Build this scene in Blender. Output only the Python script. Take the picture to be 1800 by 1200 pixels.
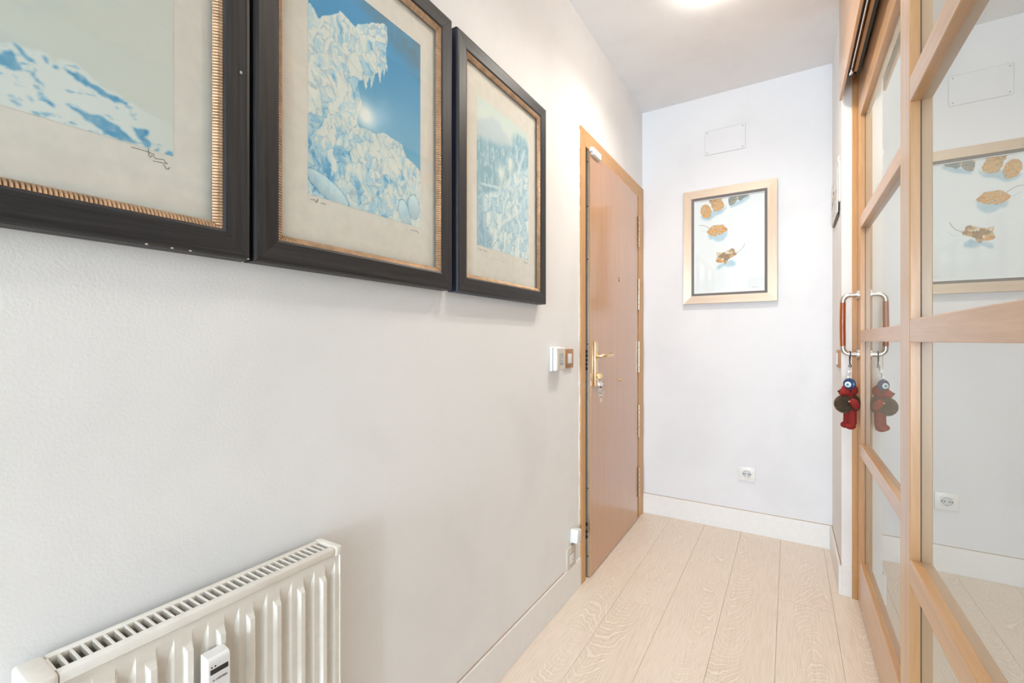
import bpy, bmesh, math, random
import numpy as np
from mathutils import Vector, Matrix

# ------------------------------------------------------------------ clear
for o in list(bpy.data.objects):
    bpy.data.objects.remove(o, do_unlink=True)
scn = bpy.context.scene
C = scn.collection
PI = math.pi
random.seed(7)

# ------------------------------------------------------------------ camera
CAM_H = 1.115
YAW = 0.5523
cd = bpy.data.cameras.new('camera')
cd.sensor_width = 36.0
cd.lens = 790.97 * 36.0 / 1800.0
cd.shift_y = -1.0 / 1800.0
cd.clip_start = 0.02
cam = bpy.data.objects.new('camera', cd)
cam.location = (0, 0, CAM_H)
cam.rotation_euler = (PI / 2, 0, YAW)
C.objects.link(cam)
scn.camera = cam

# ------------------------------------------------------------------ light and exposure
scn.view_settings.view_transform = 'Standard'
scn.view_settings.look = 'None'
scn.view_settings.gamma = 1.0
scn.view_settings.use_curve_mapping = False
scn.view_settings.exposure = 0.30

w = bpy.data.worlds.new('sky')
scn.world = w
w.use_nodes = True
bg = w.node_tree.nodes['Background']
bg.inputs['Color'].default_value = (0.62, 0.78, 1.0, 1)
bg.inputs['Strength'].default_value = 1.6

DAY = (0.72, 0.86, 1.0)
WARM = (1.0, 0.945, 0.855)        # lamps over the door
AMBER = (1.0, 0.92, 0.81)       # added unseen lamp brightening the prints, slightly warmer
WINDOW_W = 270.0          # daylight, per metre of window width
SPOT_W = 13.0          # each ceiling downlight
ROOM_END = -6.0        # window wall behind the camera
BAYS = [(-0.55, 0.35), (1.83, 2.17)]  # unseen windows, places and widths set to shape the daylight
for (xa, xb) in BAYS:
    ld = bpy.data.lights.new('daylight', 'AREA')
    ld.shape = 'RECTANGLE'
    ld.size = xb - xa
    ld.size_y = 1.85
    ld.energy = WINDOW_W * (xb - xa)
    ld.color = DAY
    lo = bpy.data.objects.new('daylight', ld)
    lo.location = ((xa + xb) / 2, ROOM_END + 0.03, 1.15)
    lo.rotation_euler = (PI / 2, 0, 0)          # faces +Y, into the hall
    C.objects.link(lo)

# ------------------------------------------------------------------ materials
MATS = {}


def nodes_of(name):
    m = bpy.data.materials.new(name)
    m.use_nodes = True
    nt = m.node_tree
    return m, nt, nt.nodes['Principled BSDF']


def coords(nt, scale=(1, 1, 1), rnd=True, kind='Object'):
    tc = nt.nodes.new('ShaderNodeTexCoord')
    mp = nt.nodes.new('ShaderNodeMapping')
    mp.inputs['Scale'].default_value = scale
    nt.links.new(tc.outputs[kind], mp.inputs['Vector'])
    if rnd:
        oi = nt.nodes.new('ShaderNodeObjectInfo')
        mu = nt.nodes.new('ShaderNodeVectorMath')
        mu.operation = 'SCALE'
        mu.inputs[0].default_value = (13.7, 7.3, 23.1)
        nt.links.new(oi.outputs['Random'], mu.inputs['Scale'])
        nt.links.new(mu.outputs[0], mp.inputs['Location'])
    return mp.outputs[0]


def ramp(nt, fac, stops):
    r = nt.nodes.new('ShaderNodeValToRGB')
    e = r.color_ramp.elements
    while len(e) < len(stops):
        e.new(0.5)
    for i, (p, c) in enumerate(stops):
        e[i].position = p
        e[i].color = (*c, 1)
    nt.links.new(fac, r.inputs['Fac'])
    return r.outputs['Color']


def noise(nt, vec, scale, detail=4, rough=0.55, dist=0.0):
    n = nt.nodes.new('ShaderNodeTexNoise')
    n.inputs['Scale'].default_value = scale
    n.inputs['Detail'].default_value = detail
    n.inputs['Roughness'].default_value = rough
    n.inputs['Distortion'].default_value = dist
    nt.links.new(vec, n.inputs['Vector'])
    return n.outputs['Fac']


def bump(nt, bsdf, height, strength, distance):
    b = nt.nodes.new('ShaderNodeBump')
    b.inputs['Strength'].default_value = strength
    b.inputs['Distance'].default_value = distance
    nt.links.new(height, b.inputs['Height'])
    nt.links.new(b.outputs['Normal'], bsdf.inputs['Normal'])


def plain(name, col, rough=0.5, metal=0.0, spec=0.5, grain=0.0):
    m, nt, b = nodes_of(name)
    b.inputs['Roughness'].default_value = rough
    b.inputs['Metallic'].default_value = metal
    b.inputs['Specular IOR Level'].default_value = spec
    v = coords(nt)
    f = noise(nt, v, 40, 3)
    k = 0.04 + grain
    nt.links.new(ramp(nt, f, [(0.3, tuple(max(0, c * (1 - k)) for c in col)),
                              (0.7, tuple(min(1, c * (1 + k)) for c in col))]),
                 b.inputs['Base Color'])
    return m


def wood(name, light, dark, axis, rough=0.38, fine=1.0, coat=0.0):
    m, nt, b = nodes_of(name)
    s = [34.0 * fine] * 3
    s['xyz'.index(axis)] = 1.5
    v = coords(nt, tuple(s))
    f1 = noise(nt, v, 1.0, 5, 0.6, 0.6)
    s2 = [150.0 * fine] * 3
    s2['xyz'.index(axis)] = 9.0
    v2 = coords(nt, tuple(s2))
    f2 = noise(nt, v2, 1.0, 2, 0.6)
    mx = nt.nodes.new('ShaderNodeMath')
    mx.operation = 'MULTIPLY_ADD'
    mx.inputs[1].default_value = 0.45
    nt.links.new(f2, mx.inputs[0])
    md = nt.nodes.new('ShaderNodeMath')
    md.operation = 'MULTIPLY'
    md.inputs[1].default_value = 0.6
    nt.links.new(f1, md.inputs[0])
    nt.links.new(md.outputs[0], mx.inputs[2])
    nt.links.new(ramp(nt, mx.outputs[0], [(0.34, dark), (0.68, light)]), b.inputs['Base Color'])
    b.inputs['Roughness'].default_value = rough
    b.inputs['Coat Weight'].default_value = coat
    b.inputs['Coat Roughness'].default_value = 0.25
    bump(nt, b, f2, 0.08, 0.001)
    return m


def limed_oak():
    m, nt, b = nodes_of('limed_oak')
    L = nt.links.new

    def math_(op, a_, b_=None, c_=None):
        n = nt.nodes.new('ShaderNodeMath'); n.operation = op
        for i, v in enumerate((a_, b_, c_)):
            if v is None: continue
            if isinstance(v, (int, float)): n.inputs[i].default_value = v
            else: L(v, n.inputs[i])
        return n.outputs[0]
    # cathedral figure: each board cuts nested arches, drawn from its own centre line
    v0 = coords(nt, rnd=False)
    vr = coords(nt)
    oi = nt.nodes.new('ShaderNodeObjectInfo')
    sep = nt.nodes.new('ShaderNodeSeparateXYZ'); L(v0, sep.inputs[0])

    def warped(scale, n_scale, det):
        mp = nt.nodes.new('ShaderNodeMapping'); mp.inputs['Scale'].default_value = scale
        L(vr, mp.inputs['Vector'])
        return noise(nt, mp.outputs[0], n_scale, det, 0.5)
    wx_ = warped((1.0, 0.35, 1), 7.0, 2)
    wl = warped((1.0, 0.45, 1), 5.0, 3)
    wf = warped((1.0, 0.22, 1), 70.0, 3)
    x0 = math_('MULTIPLY_ADD', oi.outputs['Random'], 0.13, -0.065)
    xx = math_('SUBTRACT', sep.outputs['X'], x0)
    xx = math_('ADD', xx, math_('MULTIPLY_ADD', wx_, 0.10, -0.05))
    par = math_('MULTIPLY', math_('MULTIPLY', xx, xx), 850.0)
    sgn = math_('MULTIPLY_ADD', math_('GREATER_THAN', math_('FRACT', math_('MULTIPLY', oi.outputs['Random'], 7.3)), 0.5), 2.0, -1.0)
    arch = math_('MULTIPLY', math_('MULTIPLY', sep.outputs['Y'], 24.0), sgn)
    val = math_('ADD', par, arch)
    val = math_('ADD', val, math_('MULTIPLY', wl, 10.0))
    val = math_('ADD', val, math_('MULTIPLY', wf, 0.55))
    ring = math_('PINGPONG', val, 0.5)
    mp2 = nt.nodes.new('ShaderNodeMapping'); mp2.inputs['Scale'].default_value = (360, 10, 1)
    L(vr, mp2.inputs['Vector'])
    pores = noise(nt, mp2.outputs[0], 1.0, 2, 0.7)
    c1 = ramp(nt, ring, [(0.0, (0.92, 0.86, 0.775)), (0.09, (0.88, 0.805, 0.71)), (0.2, (0.765, 0.65, 0.545)), (0.5, (0.845, 0.75, 0.645))])
    c2 = ramp(nt, pores, [(0.34, (0.84, 0.82, 0.80)), (0.56, (1, 1, 1))])
    fade = ramp(nt, wl, [(0.35, (0.25, 0.25, 0.25)), (0.62, (1, 1, 1))])
    mf = nt.nodes.new('ShaderNodeMix'); mf.data_type = 'RGBA'
    L(fade, mf.inputs['Factor'])
    mf.inputs[6].default_value = (0.85, 0.755, 0.655, 1)
    L(c1, mf.inputs[7])
    mx = nt.nodes.new('ShaderNodeMix'); mx.data_type = 'RGBA'; mx.blend_type = 'MULTIPLY'
    mx.inputs['Factor'].default_value = 0.75
    L(mf.outputs[2], mx.inputs[6]); L(c2, mx.inputs[7])
    tint = ramp(nt, oi.outputs['Random'], [(0.0, (0.985, 0.955, 0.93)), (0.5, (1.0, 0.99, 0.965)), (1.0, (1.0, 0.955, 0.95))])
    mx2 = nt.nodes.new('ShaderNodeMix'); mx2.data_type = 'RGBA'; mx2.blend_type = 'MULTIPLY'
    mx2.inputs['Factor'].default_value = 1.0
    L(mx.outputs[2], mx2.inputs[6]); L(tint, mx2.inputs[7])
    L(mx2.outputs[2], b.inputs['Base Color'])
    b.inputs['Roughness'].default_value = 0.36
    bump(nt, b, pores, 0.08, 0.0006)
    return m


def wall_paint(name, col, grain=0.35):
    m, nt, b = nodes_of(name)
    v = coords(nt, rnd=False)
    f = noise(nt, v, 210, 3, 0.6)
    big = noise(nt, v, 2.6, 4, 0.55, 0.4)
    d = tuple(c * 0.955 for c in col)
    nt.links.new(ramp(nt, big, [(0.34, d), (0.52, col)]), b.inputs['Base Color'])
    b.inputs['Roughness'].default_value = 0.62
    b.inputs['Specular IOR Level'].default_value = 0.3
    bump(nt, b, f, grain, 0.0012)
    return m


def mirror_pane():
    # satin mirror glass: half mirror, half pale body colour
    m, nt, b = nodes_of('mirror_glass')
    nt.nodes.remove(b)
    out = nt.nodes['Material Output']
    g = nt.nodes.new('ShaderNodeBsdfGlossy')
    g.inputs['Roughness'].default_value = 0.0
    g.inputs['Color'].default_value = (0.97, 1.0, 0.99, 1)
    d = nt.nodes.new('ShaderNodeBsdfDiffuse')
    v = coords(nt)
    nt.links.new(ramp(nt, noise(nt, v, 2.0, 2), [(0.3, (0.40, 0.40, 0.355)), (0.7, (0.42, 0.415, 0.37))]), d.inputs['Color'])
    mx = nt.nodes.new('ShaderNodeMixShader')
    mx.inputs['Fac'].default_value = 0.56
    nt.links.new(d.outputs[0], mx.inputs[1])
    nt.links.new(g.outputs[0], mx.inputs[2])
    nt.links.new(mx.outputs[0], out.inputs['Surface'])
    return m


def clear_pane(name='picture_glass', k=1.0):
    m, nt, b = nodes_of(name)
    nt.nodes.remove(b)
    out = nt.nodes['Material Output']
    t = nt.nodes.new('ShaderNodeBsdfTransparent')
    t.inputs['Color'].default_value = (0.97, 0.985, 0.98, 1)
    g = nt.nodes.new('ShaderNodeBsdfGlossy')
    g.inputs['Roughness'].default_value = 0.01
    # Schlick reflectance, the same from either side of the thin pane
    ge = nt.nodes.new('ShaderNodeNewGeometry')
    dt = nt.nodes.new('ShaderNodeVectorMath'); dt.operation = 'DOT_PRODUCT'
    nt.links.new(ge.outputs['Normal'], dt.inputs[0]); nt.links.new(ge.outputs['Incoming'], dt.inputs[1])
    ab = nt.nodes.new('ShaderNodeMath'); ab.operation = 'ABSOLUTE'
    nt.links.new(dt.outputs['Value'], ab.inputs[0])
    om = nt.nodes.new('ShaderNodeMath'); om.operation = 'SUBTRACT'; om.inputs[0].default_value = 1.0
    nt.links.new(ab.outputs[0], om.inputs[1])
    pw = nt.nodes.new('ShaderNodeMath'); pw.operation = 'POWER'; pw.inputs[1].default_value = 5.0
    nt.links.new(om.outputs[0], pw.inputs[0])
    mu = nt.nodes.new('ShaderNodeMath'); mu.operation = 'MULTIPLY_ADD'
    mu.inputs[1].default_value = 0.96 * k; mu.inputs[2].default_value = 0.03 * k
    nt.links.new(pw.outputs[0], mu.inputs[0])
    mx = nt.nodes.new('ShaderNodeMixShader')
    nt.links.new(mu.outputs[0], mx.inputs['Fac'])
    nt.links.new(t.outputs[0], mx.inputs[1])
    nt.links.new(g.outputs[0], mx.inputs[2])
    nt.links.new(mx.outputs[0], out.inputs['Surface'])
    return m


def print_mat(name, rough=0.6):
    m, nt, b = nodes_of(name)
    a = nt.nodes.new('ShaderNodeVertexColor')
    a.layer_name = 'ink'
    nt.links.new(a.outputs['Color'], b.inputs['Base Color'])
    b.inputs['Roughness'].default_value = rough
    return m


def knit(name, col):
    m, nt, b = nodes_of(name)
    v = coords(nt, rnd=False)
    vo = nt.nodes.new('ShaderNodeTexVoronoi')
    vo.inputs['Scale'].default_value = 420
    nt.links.new(v, vo.inputs['Vector'])
    nt.links.new(ramp(nt, vo.outputs['Distance'], [(0.0, col), (0.7, tuple(c * 0.45 for c in col))]), b.inputs['Base Color'])
    b.inputs['Roughness'].default_value = 0.85
    bump(nt, b, vo.outputs['Distance'], -0.6, 0.002)
    return m


def emitter(name, col, s):
    m, nt, b = nodes_of(name)
    b.inputs['Base Color'].default_value = (0.9, 0.9, 0.88, 1)
    b.inputs['Emission Color'].default_value = (*col, 1)
    b.inputs['Emission Strength'].default_value = s
    return m


M_WALL = wall_paint('wall_paint', (0.835, 0.83, 0.82), 0.28)
M_WALLB = wall_paint('wall_paint_end', (0.775, 0.78, 0.795), 0.12)
M_ROOM = wall_paint('room_paint', (0.46, 0.45, 0.42), 0.2)  # unseen room walls, darkened to cut bounce onto the near wall
M_CEIL = wall_paint('ceiling_paint', (0.885, 0.89, 0.90), 0.08)
M_BB = plain('baseboard_lacquer', (0.82, 0.81, 0.785), 0.35, grain=-0.02)
M_OAK = limed_oak()
M_SEAM = plain('seam_underlay', (0.36, 0.27, 0.19), 0.8)
BL, BD = (0.60, 0.335, 0.15), (0.48, 0.245, 0.092)
M_BEECH = {a: wood('beech_' + a, BL, BD, a, 0.34, coat=0.8) for a in 'xyz'}
DL, DD = (0.52, 0.245, 0.09), (0.44, 0.19, 0.058)
M_DOOR = wood('cherry_veneer', DL, DD, 'z', 0.30, 1.6, coat=1.0)
M_DOOR.node_tree.nodes['Principled BSDF'].inputs['Coat Roughness'].default_value = 0.13
M_CAS = {a: wood('casing_' + a, (0.64, 0.36, 0.15), (0.50, 0.26, 0.095), a, 0.4) for a in 'yz'}
M_BLACKW = {a: wood('black_stained_' + a, (0.036, 0.034, 0.035), (0.006, 0.006, 0.007), a, 0.46, 2.5) for a in 'yz'}
for _m in M_BLACKW.values():
    _m.node_tree.nodes['Principled BSDF'].inputs['Specular IOR Level'].default_value = 0.42
M_NAVY = plain('navy_edge', (0.012, 0.022, 0.055), 0.5)
M_CHAMP = {a: wood('champagne_' + a, (0.60, 0.46, 0.34), (0.50, 0.375, 0.27), a, 0.34, 2.0) for a in 'xz'}
for _m in M_CHAMP.values():
    _m.node_tree.nodes['Principled BSDF'].inputs['Metallic'].default_value = 0.35
M_GOLD = plain('gold_leaf', (0.50, 0.33, 0.20), 0.38, 0.55, grain=0.16)
M_BRASS = plain('brass', (0.76, 0.56, 0.33), 0.26, 0.9)
M_HINGE = plain('nickel_brass', (0.66, 0.53, 0.38), 0.26, 0.95)
M_STEEL = plain('brushed_steel', (0.62, 0.60, 0.57), 0.3, 0.9)
M_CHROME = plain('chrome', (0.75, 0.75, 0.75), 0.12, 1.0)
M_ALU = plain('door_edge_metal', (0.42, 0.38, 0.32), 0.45, 0.5, grain=0.06)
M_BLACK = plain('black_metal', (0.012, 0.012, 0.014), 0.4, 0.3)
M_DARK = plain('dark_rubber', (0.03, 0.028, 0.026), 0.6)
M_PAPER = plain('print_paper', (0.90, 0.835, 0.77), 0.75)
M_RAD = plain('radiator_enamel', (0.78, 0.74, 0.67), 0.3)
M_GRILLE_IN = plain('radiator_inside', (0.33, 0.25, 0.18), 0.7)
M_WHITE = plain('white_plastic', (0.80, 0.80, 0.78), 0.35)
M_CREAM = plain('cream_plastic', (0.66, 0.60, 0.52), 0.45)
M_GREYP = plain('grey_plastic', (0.36, 0.36, 0.35), 0.5)
M_DISPLAY = plain('display_window', (0.035, 0.038, 0.042), 0.15)
M_INK = plain('ink', (0.10, 0.09, 0.085), 0.7)
M_WPLATE = wood('wood_switch_plate', (0.47, 0.23, 0.09), (0.36, 0.16, 0.06), 'z', 0.4)
M_GREYMAT = plain('grey_slip', (0.13, 0.115, 0.105), 0.5)
M_OFFW = plain('white_fillet', (0.78, 0.78, 0.78), 0.5)
M_MIRROR = mirror_pane()
M_PGLASS = clear_pane()
M_PRINT = print_mat('printed_ink')
M_REDWOOD = wood('red_grip_wood', (0.40, 0.10, 0.03), (0.27, 0.055, 0.018), 'z', 0.18, 1.5)
M_KNIT = knit('red_knit', (0.46, 0.03, 0.024))
M_FUR = plain('brown_fur', (0.05, 0.029, 0.016), 0.8, grain=0.3)
M_BLUE = plain('cobalt_glass', (0.015, 0.05, 0.15), 0.06)
M_EYEW = plain('eye_white', (0.82, 0.85, 0.86), 0.15)
M_EYEB = plain('eye_blue', (0.25, 0.55, 0.75), 0.15)
M_LAMP = emitter('lamp_lens', WARM, 70.0)
M_LAMP2 = emitter('added_lamp_lens', AMBER, 16.0)
M_PLASTER = plain('rough_plaster', (0.80, 0.80, 0.79), 0.9)
M_PVC = plain('window_pvc', (0.8, 0.8, 0.8), 0.4)
M_WINGLASS = clear_pane('window_glass')

# ------------------------------------------------------------------ mesh helpers
WL = {}


def tag(o, label=None, cat=None, group=None, kind=None):
    if label: o['label'] = label
    if cat: o['category'] = cat
    if group: o['group'] = group
    if kind: o['kind'] = kind
    return o


def empty(name, loc, label=None, cat=None, group=None, kind=None, parent=None):
    o = bpy.data.objects.new(name, None)
    o.empty_display_size = 0.05
    C.objects.link(o)
    p = WL.get(parent.name, Vector()) if parent else Vector()
    o.location = Vector(loc) - p
    if parent: o.parent = parent
    WL[o.name] = Vector(loc)
    return tag(o, label, cat, group, kind)


def place(name, me, mat, parent=None, center=None):
    """link a mesh built in world coordinates, origin moved to its middle"""
    if center is None:
        co = np.empty(len(me.vertices) * 3)
        me.vertices.foreach_get('co', co)
        co = co.reshape(-1, 3)
        c = Vector((co.min(0) + co.max(0)) / 2)
    else:
        c = Vector(center)
    me.transform(Matrix.Translation(-c))
    o = bpy.data.objects.new(name, me)
    C.objects.link(o)
    if mat is not None and len(me.materials) == 0:
        me.materials.append(mat)
    p = WL.get(parent.name, Vector()) if parent else Vector()
    o.location = c - p
    if parent: o.parent = parent
    WL[o.name] = c
    return o


def obj(name, bm, mat, parent=None, smooth=False, center=None):
    me = bpy.data.meshes.new(name)
    bmesh.ops.recalc_face_normals(bm, faces=bm.faces)
    if smooth:
        for f in bm.faces: f.smooth = True
    bm.to_mesh(me)
    bm.free()
    if smooth:
        try:
            me.set_sharp_from_angle(angle=math.radians(40))
        except Exception:
            pass
    return place(name, me, mat, parent, center)


def B():
    return bmesh.new()


def box(bm, x0, x1, y0, y1, z0, z1, bev=0.0, seg=2):
    r = bmesh.ops.create_cube(bm, size=1.0)
    vs = r['verts']
    for v in vs:
        v.co = Vector((x0 + (v.co.x + .5) * (x1 - x0), y0 + (v.co.y + .5) * (y1 - y0), z0 + (v.co.z + .5) * (z1 - z0)))
    if bev > 0:
        es = list({e for v in vs for e in v.link_edges})
        bmesh.ops.bevel(bm, geom=es, offset=bev, segments=seg, affect='EDGES', profile=0.5)
    return bm


def bx(name, x0, x1, y0, y1, z0, z1, mat, parent=None, bev=0.0, seg=2):
    return obj(name, box(B(), x0, x1, y0, y1, z0, z1, bev, seg), mat, parent, smooth=bev > 0 and seg > 1)


def cyl(bm, p0, p1, r0, r1=None, n=20, caps=True):
    p0, p1 = Vector(p0), Vector(p1)
    r1 = r0 if r1 is None else r1
    d = p1 - p0
    r = bmesh.ops.create_cone(bm, cap_ends=caps, segments=n, radius1=r0, radius2=r1, depth=d.length)
    q = Vector((0, 0, 1)).rotation_difference(d.normalized()).to_matrix().to_4x4()
    bmesh.ops.transform(bm, matrix=Matrix.Translation((p0 + p1) / 2) @ q, verts=r['verts'])
    return bm


def ball(bm, c, r, sc=(1, 1, 1), rot=None, u=20, v=12):
    rr = bmesh.ops.create_uvsphere(bm, u_segments=u, v_segments=v, radius=r)
    m = Matrix.Translation(c) @ (rot.to_4x4() if rot else Matrix()) @ Matrix.Diagonal((*sc, 1))
    bmesh.ops.transform(bm, matrix=m, verts=rr['verts'])
    return bm


def tube(bm, pts, r, n=12, closed=False):
    """round bar along a polyline"""
    pts = [Vector(p) for p in pts]
    rings = []
    N = len(pts)
    prev = None
    for i, p in enumerate(pts):
        a = pts[(i - 1) % N] if (closed or i > 0) else p
        b = pts[(i + 1) % N] if (closed or i < N - 1) else p
        t = (b - a).normalized()
        if prev is None:
            u = t.orthogonal().normalized()
        else:
            u = (prev - t * prev.dot(t)).normalized()
        prev = u
        v = t.cross(u)
        rr = r[i] if isinstance(r, (list, tuple)) else r
        rings.append([bm.verts.new(p + u * math.cos(2 * PI * k / n) * rr + v * math.sin(2 * PI * k / n) * rr) for k in range(n)])
    M = N if closed else N - 1
    for i in range(M):
        A, D = rings[i], rings[(i + 1) % N]
        for k in range(n):
            bm.faces.new((A[k], A[(k + 1) % n], D[(k + 1) % n], D[k]))
    if not closed:
        bm.faces.new(rings[0][::-1]); bm.faces.new(rings[-1])
    return bm


def prism(bm, poly, axis, a, b):
    """extrude a 2-D outline along an axis; poly in the two remaining axes"""
    def P(p, t):
        q = list(p)
        q.insert('xyz'.index(axis), t)
        return Vector(q)
    A = [bm.verts.new(P(p, a)) for p in poly]
    D = [bm.verts.new(P(p, b)) for p in poly]
    n = len(poly)
    bm.faces.new(A); bm.faces.new(D[::-1])
    for i in range(n):
        bm.faces.new((A[i], A[(i + 1) % n], D[(i + 1) % n], D[i]))
    return bm


def arc(c, r, a0, a1, n, plane):
    out = []
    for i in range(n + 1):
        t = a0 + (a1 - a0) * i / n
        p = [0, 0, 0]
        p[plane[0]] = c[plane[0]] + r * math.cos(t)
        p[plane[1]] = c[plane[1]] + r * math.sin(t)
        k = 3 - plane[0] - plane[1]
        p[k] = c[k]
        out.append(tuple(p))
    return out


def text_mesh(name, body, size, mat, parent, origin, ux, uz, thick=0.0002):
    cu = bpy.data.curves.new(name, 'FONT')
    cu.body = body
    cu.size = size
    cu.extrude = thick
    t = bpy.data.objects.new(name + '_tmp', cu)
    C.objects.link(t)
    dg = bpy.context.evaluated_depsgraph_get()
    me = bpy.data.meshes.new_from_object(t.evaluated_get(dg))
    bpy.data.objects.remove(t, do_unlink=True)
    bpy.data.curves.remove(cu)
    ux, uz = Vector(ux).normalized(), Vector(uz).normalized()
    n = ux.cross(uz)
    m = Matrix(((ux.x, uz.x, n.x, origin[0]), (ux.y, uz.y, n.y, origin[1]), (ux.z, uz.z, n.z, origin[2]), (0, 0, 0, 1)))
    me.transform(m)
    me.name = name
    return place(name, me, mat, parent)


# key planes of the hall
XL, XLB = -0.818, -0.8095          # left wall, its baseboard face
YB, YBB = 2.949, 2.941             # end wall, its baseboard face
XR, XRB = 0.1962, 0.1845           # short wall right of the end wall
ZC = 2.60
PIER_Y = 2.452
ZBB = 0.126
X1, X2 = 0.2494, 0.2003            # faces of the rear and the front sliding panel
DY0, DY1, DZ = 1.95, 2.85, 2.04    # opening of the entrance door

# ------------------------------------------------------------------ the setting
fl = bx('floor', -1.2, 3.0, ROOM_END - 0.2, YB + 0.1, -0.08, -0.0125, M_SEAM)
tag(fl, 'floor of pale limed oak boards running down the hall', kind='structure')
BW = 0.198
rows = {0: 1.62, 1: 1.913, 2: 2.72, 3: 1.612, 4: 2.262, 5: 2.443, 6: 1.9}
BLEN = 1.28
plank_cache = {}


def plank(x0, x1, y0, y1):
    key = (round(x1 - x0, 4), round(y1 - y0, 4))
    g = 0.0004
    if key not in plank_cache:
        bm = box(B(), x0 + g, x1 - g, y0 + g, y1 - g, -0.0125, 0.0, 0.0003, 1)
        o = obj('plank', bm, M_OAK, fl)
        plank_cache[key] = o.data
    else:
        o = bpy.data.objects.new('plank', plank_cache[key])
        C.objects.link(o)
        c = Vector(((x0 + x1) / 2, (y0 + y1) / 2, -0.00625))
        o.parent = fl
        o.location = c - WL[fl.name]
        WL[o.name] = c


for r in range(17):
    x0 = -0.833 + r * BW
    x1 = x0 + BW
    y = rows.get(r, 1.0 + (r * 0.47) % 1.2)
    while y < YB - 0.02: y += BLEN
    while y > ROOM_END:
        ya, yb = max(y - BLEN, ROOM_END), min(y, YB)
        if r > 6: yb = min(yb, -0.1)
        if yb - ya > 0.01: plank(x0, x1, ya, yb)
        y -= BLEN

cl = bx('ceiling', -1.2, 3.0, ROOM_END - 0.2, YB + 0.2, ZC, ZC + 0.12, M_CEIL)
tag(cl, 'smooth white ceiling over the narrow hall', kind='structure')

bm = B()
box(bm, XL - 0.16, XL, ROOM_END - 0.1, DY0, -0.02, ZC)
box(bm, XL - 0.16, XL, DY0, DY1, DZ, ZC)
box(bm, XL - 0.16, XL, DY1, YB + 0.1, -0.02, ZC)
box(bm, XL - 0.22, XL - 0.16, DY0 - 0.1, DY1 + 0.1, -0.02, DZ + 0.1)
tag(obj('wall_left', bm, M_WALL), 'long white wall with fine orange-peel texture carrying the black framed prints', kind='structure')
tag(bx('wall_back', XL - 0.16, 0.9, YB, YB + 0.12, -0.02, ZC, M_WALLB), 'white end wall of the hall', kind='structure')
bm = B()
box(bm, XR, 0.42, PIER_Y, YB, -0.02, ZC)
tag(obj('wall_right', bm, M_WALL), 'short white wall and pier beside the sliding doors', kind='structure')
tag(bx('wall_behind_doors', 0.42, 0.54, -0.36, YB, -0.02, ZC, M_WALL), 'white wall behind the sliding door pocket', kind='structure')
tag(bx('wall_room_side', 0.54, 3.0, -0.36, -0.24, -0.02, ZC, M_ROOM), 'greige wall of the room behind the hall', kind='structure')
tag(bx('wall_room_far', 2.6, 2.72, ROOM_END, -0.36, -0.02, ZC, M_ROOM), 'greige side wall of the room behind the hall', kind='structure')
# unseen window wall, its two tall bays assumed to supply the daylight
bm = B()
wx = [XL - 0.16] + [v for b_ in BAYS for v in b_] + [2.72]
for i in range(0, len(wx), 2):
    box(bm, wx[i], wx[i + 1], ROOM_END - 0.14, ROOM_END, -0.02, ZC)
for (xa, xb) in BAYS:
    box(bm, xa, xb, ROOM_END - 0.14, ROOM_END, 2.12, ZC)
    box(bm, xa, xb, ROOM_END - 0.14, ROOM_END, -0.02, 0.18)
tag(obj('wall_window', bm, M_ROOM), 'greige wall with two tall assumed windows at the far end of the unseen room', kind='structure')
for i, (xa, xb) in enumerate(BAYS):
    e = empty('window_%d' % (i + 1), ((xa + xb) / 2, ROOM_END - 0.07, 0.18), 'tall white framed window bay of the unseen room, assumed for daylight', kind='structure')
    e['group'] = 'assumed daylight windows of the unseen room'
    for (a, b_, c_, d) in ((xa, xa + .045, .18, 2.12), (xb - .045, xb, .18, 2.12), (xa + .045, xb - .045, .18, .225), (xa + .045, xb - .045, 2.075, 2.12)):
        bx('window_frame', a, b_, ROOM_END - 0.10, ROOM_END - 0.04, c_, d, M_PVC, e)
    bx('pane', xa + .045, xb - .045, ROOM_END - 0.075, ROOM_END - 0.065, .225, 2.075, M_WINGLASS, e)

# baseboards
tag(bx('baseboard_left', XL, XLB, ROOM_END, 1.914, 0.0, ZBB, M_BB, bev=0.0012, seg=1), 'white lacquered baseboard along the radiator wall', kind='structure')
tag(bx('baseboard_back', XL, XR, YBB, YB, 0.0, ZBB, M_BB, bev=0.0012, seg=1), 'white lacquered baseboard under the leaf picture', kind='structure')
bm = box(B(), XRB, XR, PIER_Y - 0.012, YBB, 0.0, ZBB, 0.0012, 1)
tag(obj('baseboard_right', bm, M_BB), 'white baseboard on the short right wall', kind='structure')
tag(bx('baseboard_pier', XR, 0.2325, PIER_Y - 0.012, PIER_Y, 0.0, ZBB, M_BB, bev=0.0012, seg=1), 'short white baseboard piece on the pier beside the sliding door', kind='structure')
# thin brown caulk line on top of the baseboards
M_CAULK = plain('aged_caulk', (0.42, 0.26, 0.15), 0.8)
for nm, a in (('trim_1', (XL, XL + .0022, ROOM_END, 1.75, ZBB, ZBB + .0016)), ('trim_2', (XL + .010, XR, YB - .0022, YB, ZBB, ZBB + .0022)),
              ('trim_3', (XR - .003, XR, PIER_Y, YB, ZBB, ZBB + .003))):
    tag(bx(nm, *a, M_CAULK), 'thin brown caulk line along the top of a baseboard', kind='structure')
    bpy.data.objects[nm]['group'] = 'caulk lines above the baseboards'

# ------------------------------------------------------------------ entrance door
d1 = empty('door_1', (-0.815, 2.4, 0), 'cherry veneer entrance door left slightly ajar with keys in the lock', kind='structure')
CX0, CX1 = XL - 0.002, -0.8085
ci0, ci1, cz = 1.967, 2.831, 2.021
co0, co1, cz1 = 1.914, 2.943, 2.100


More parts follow.
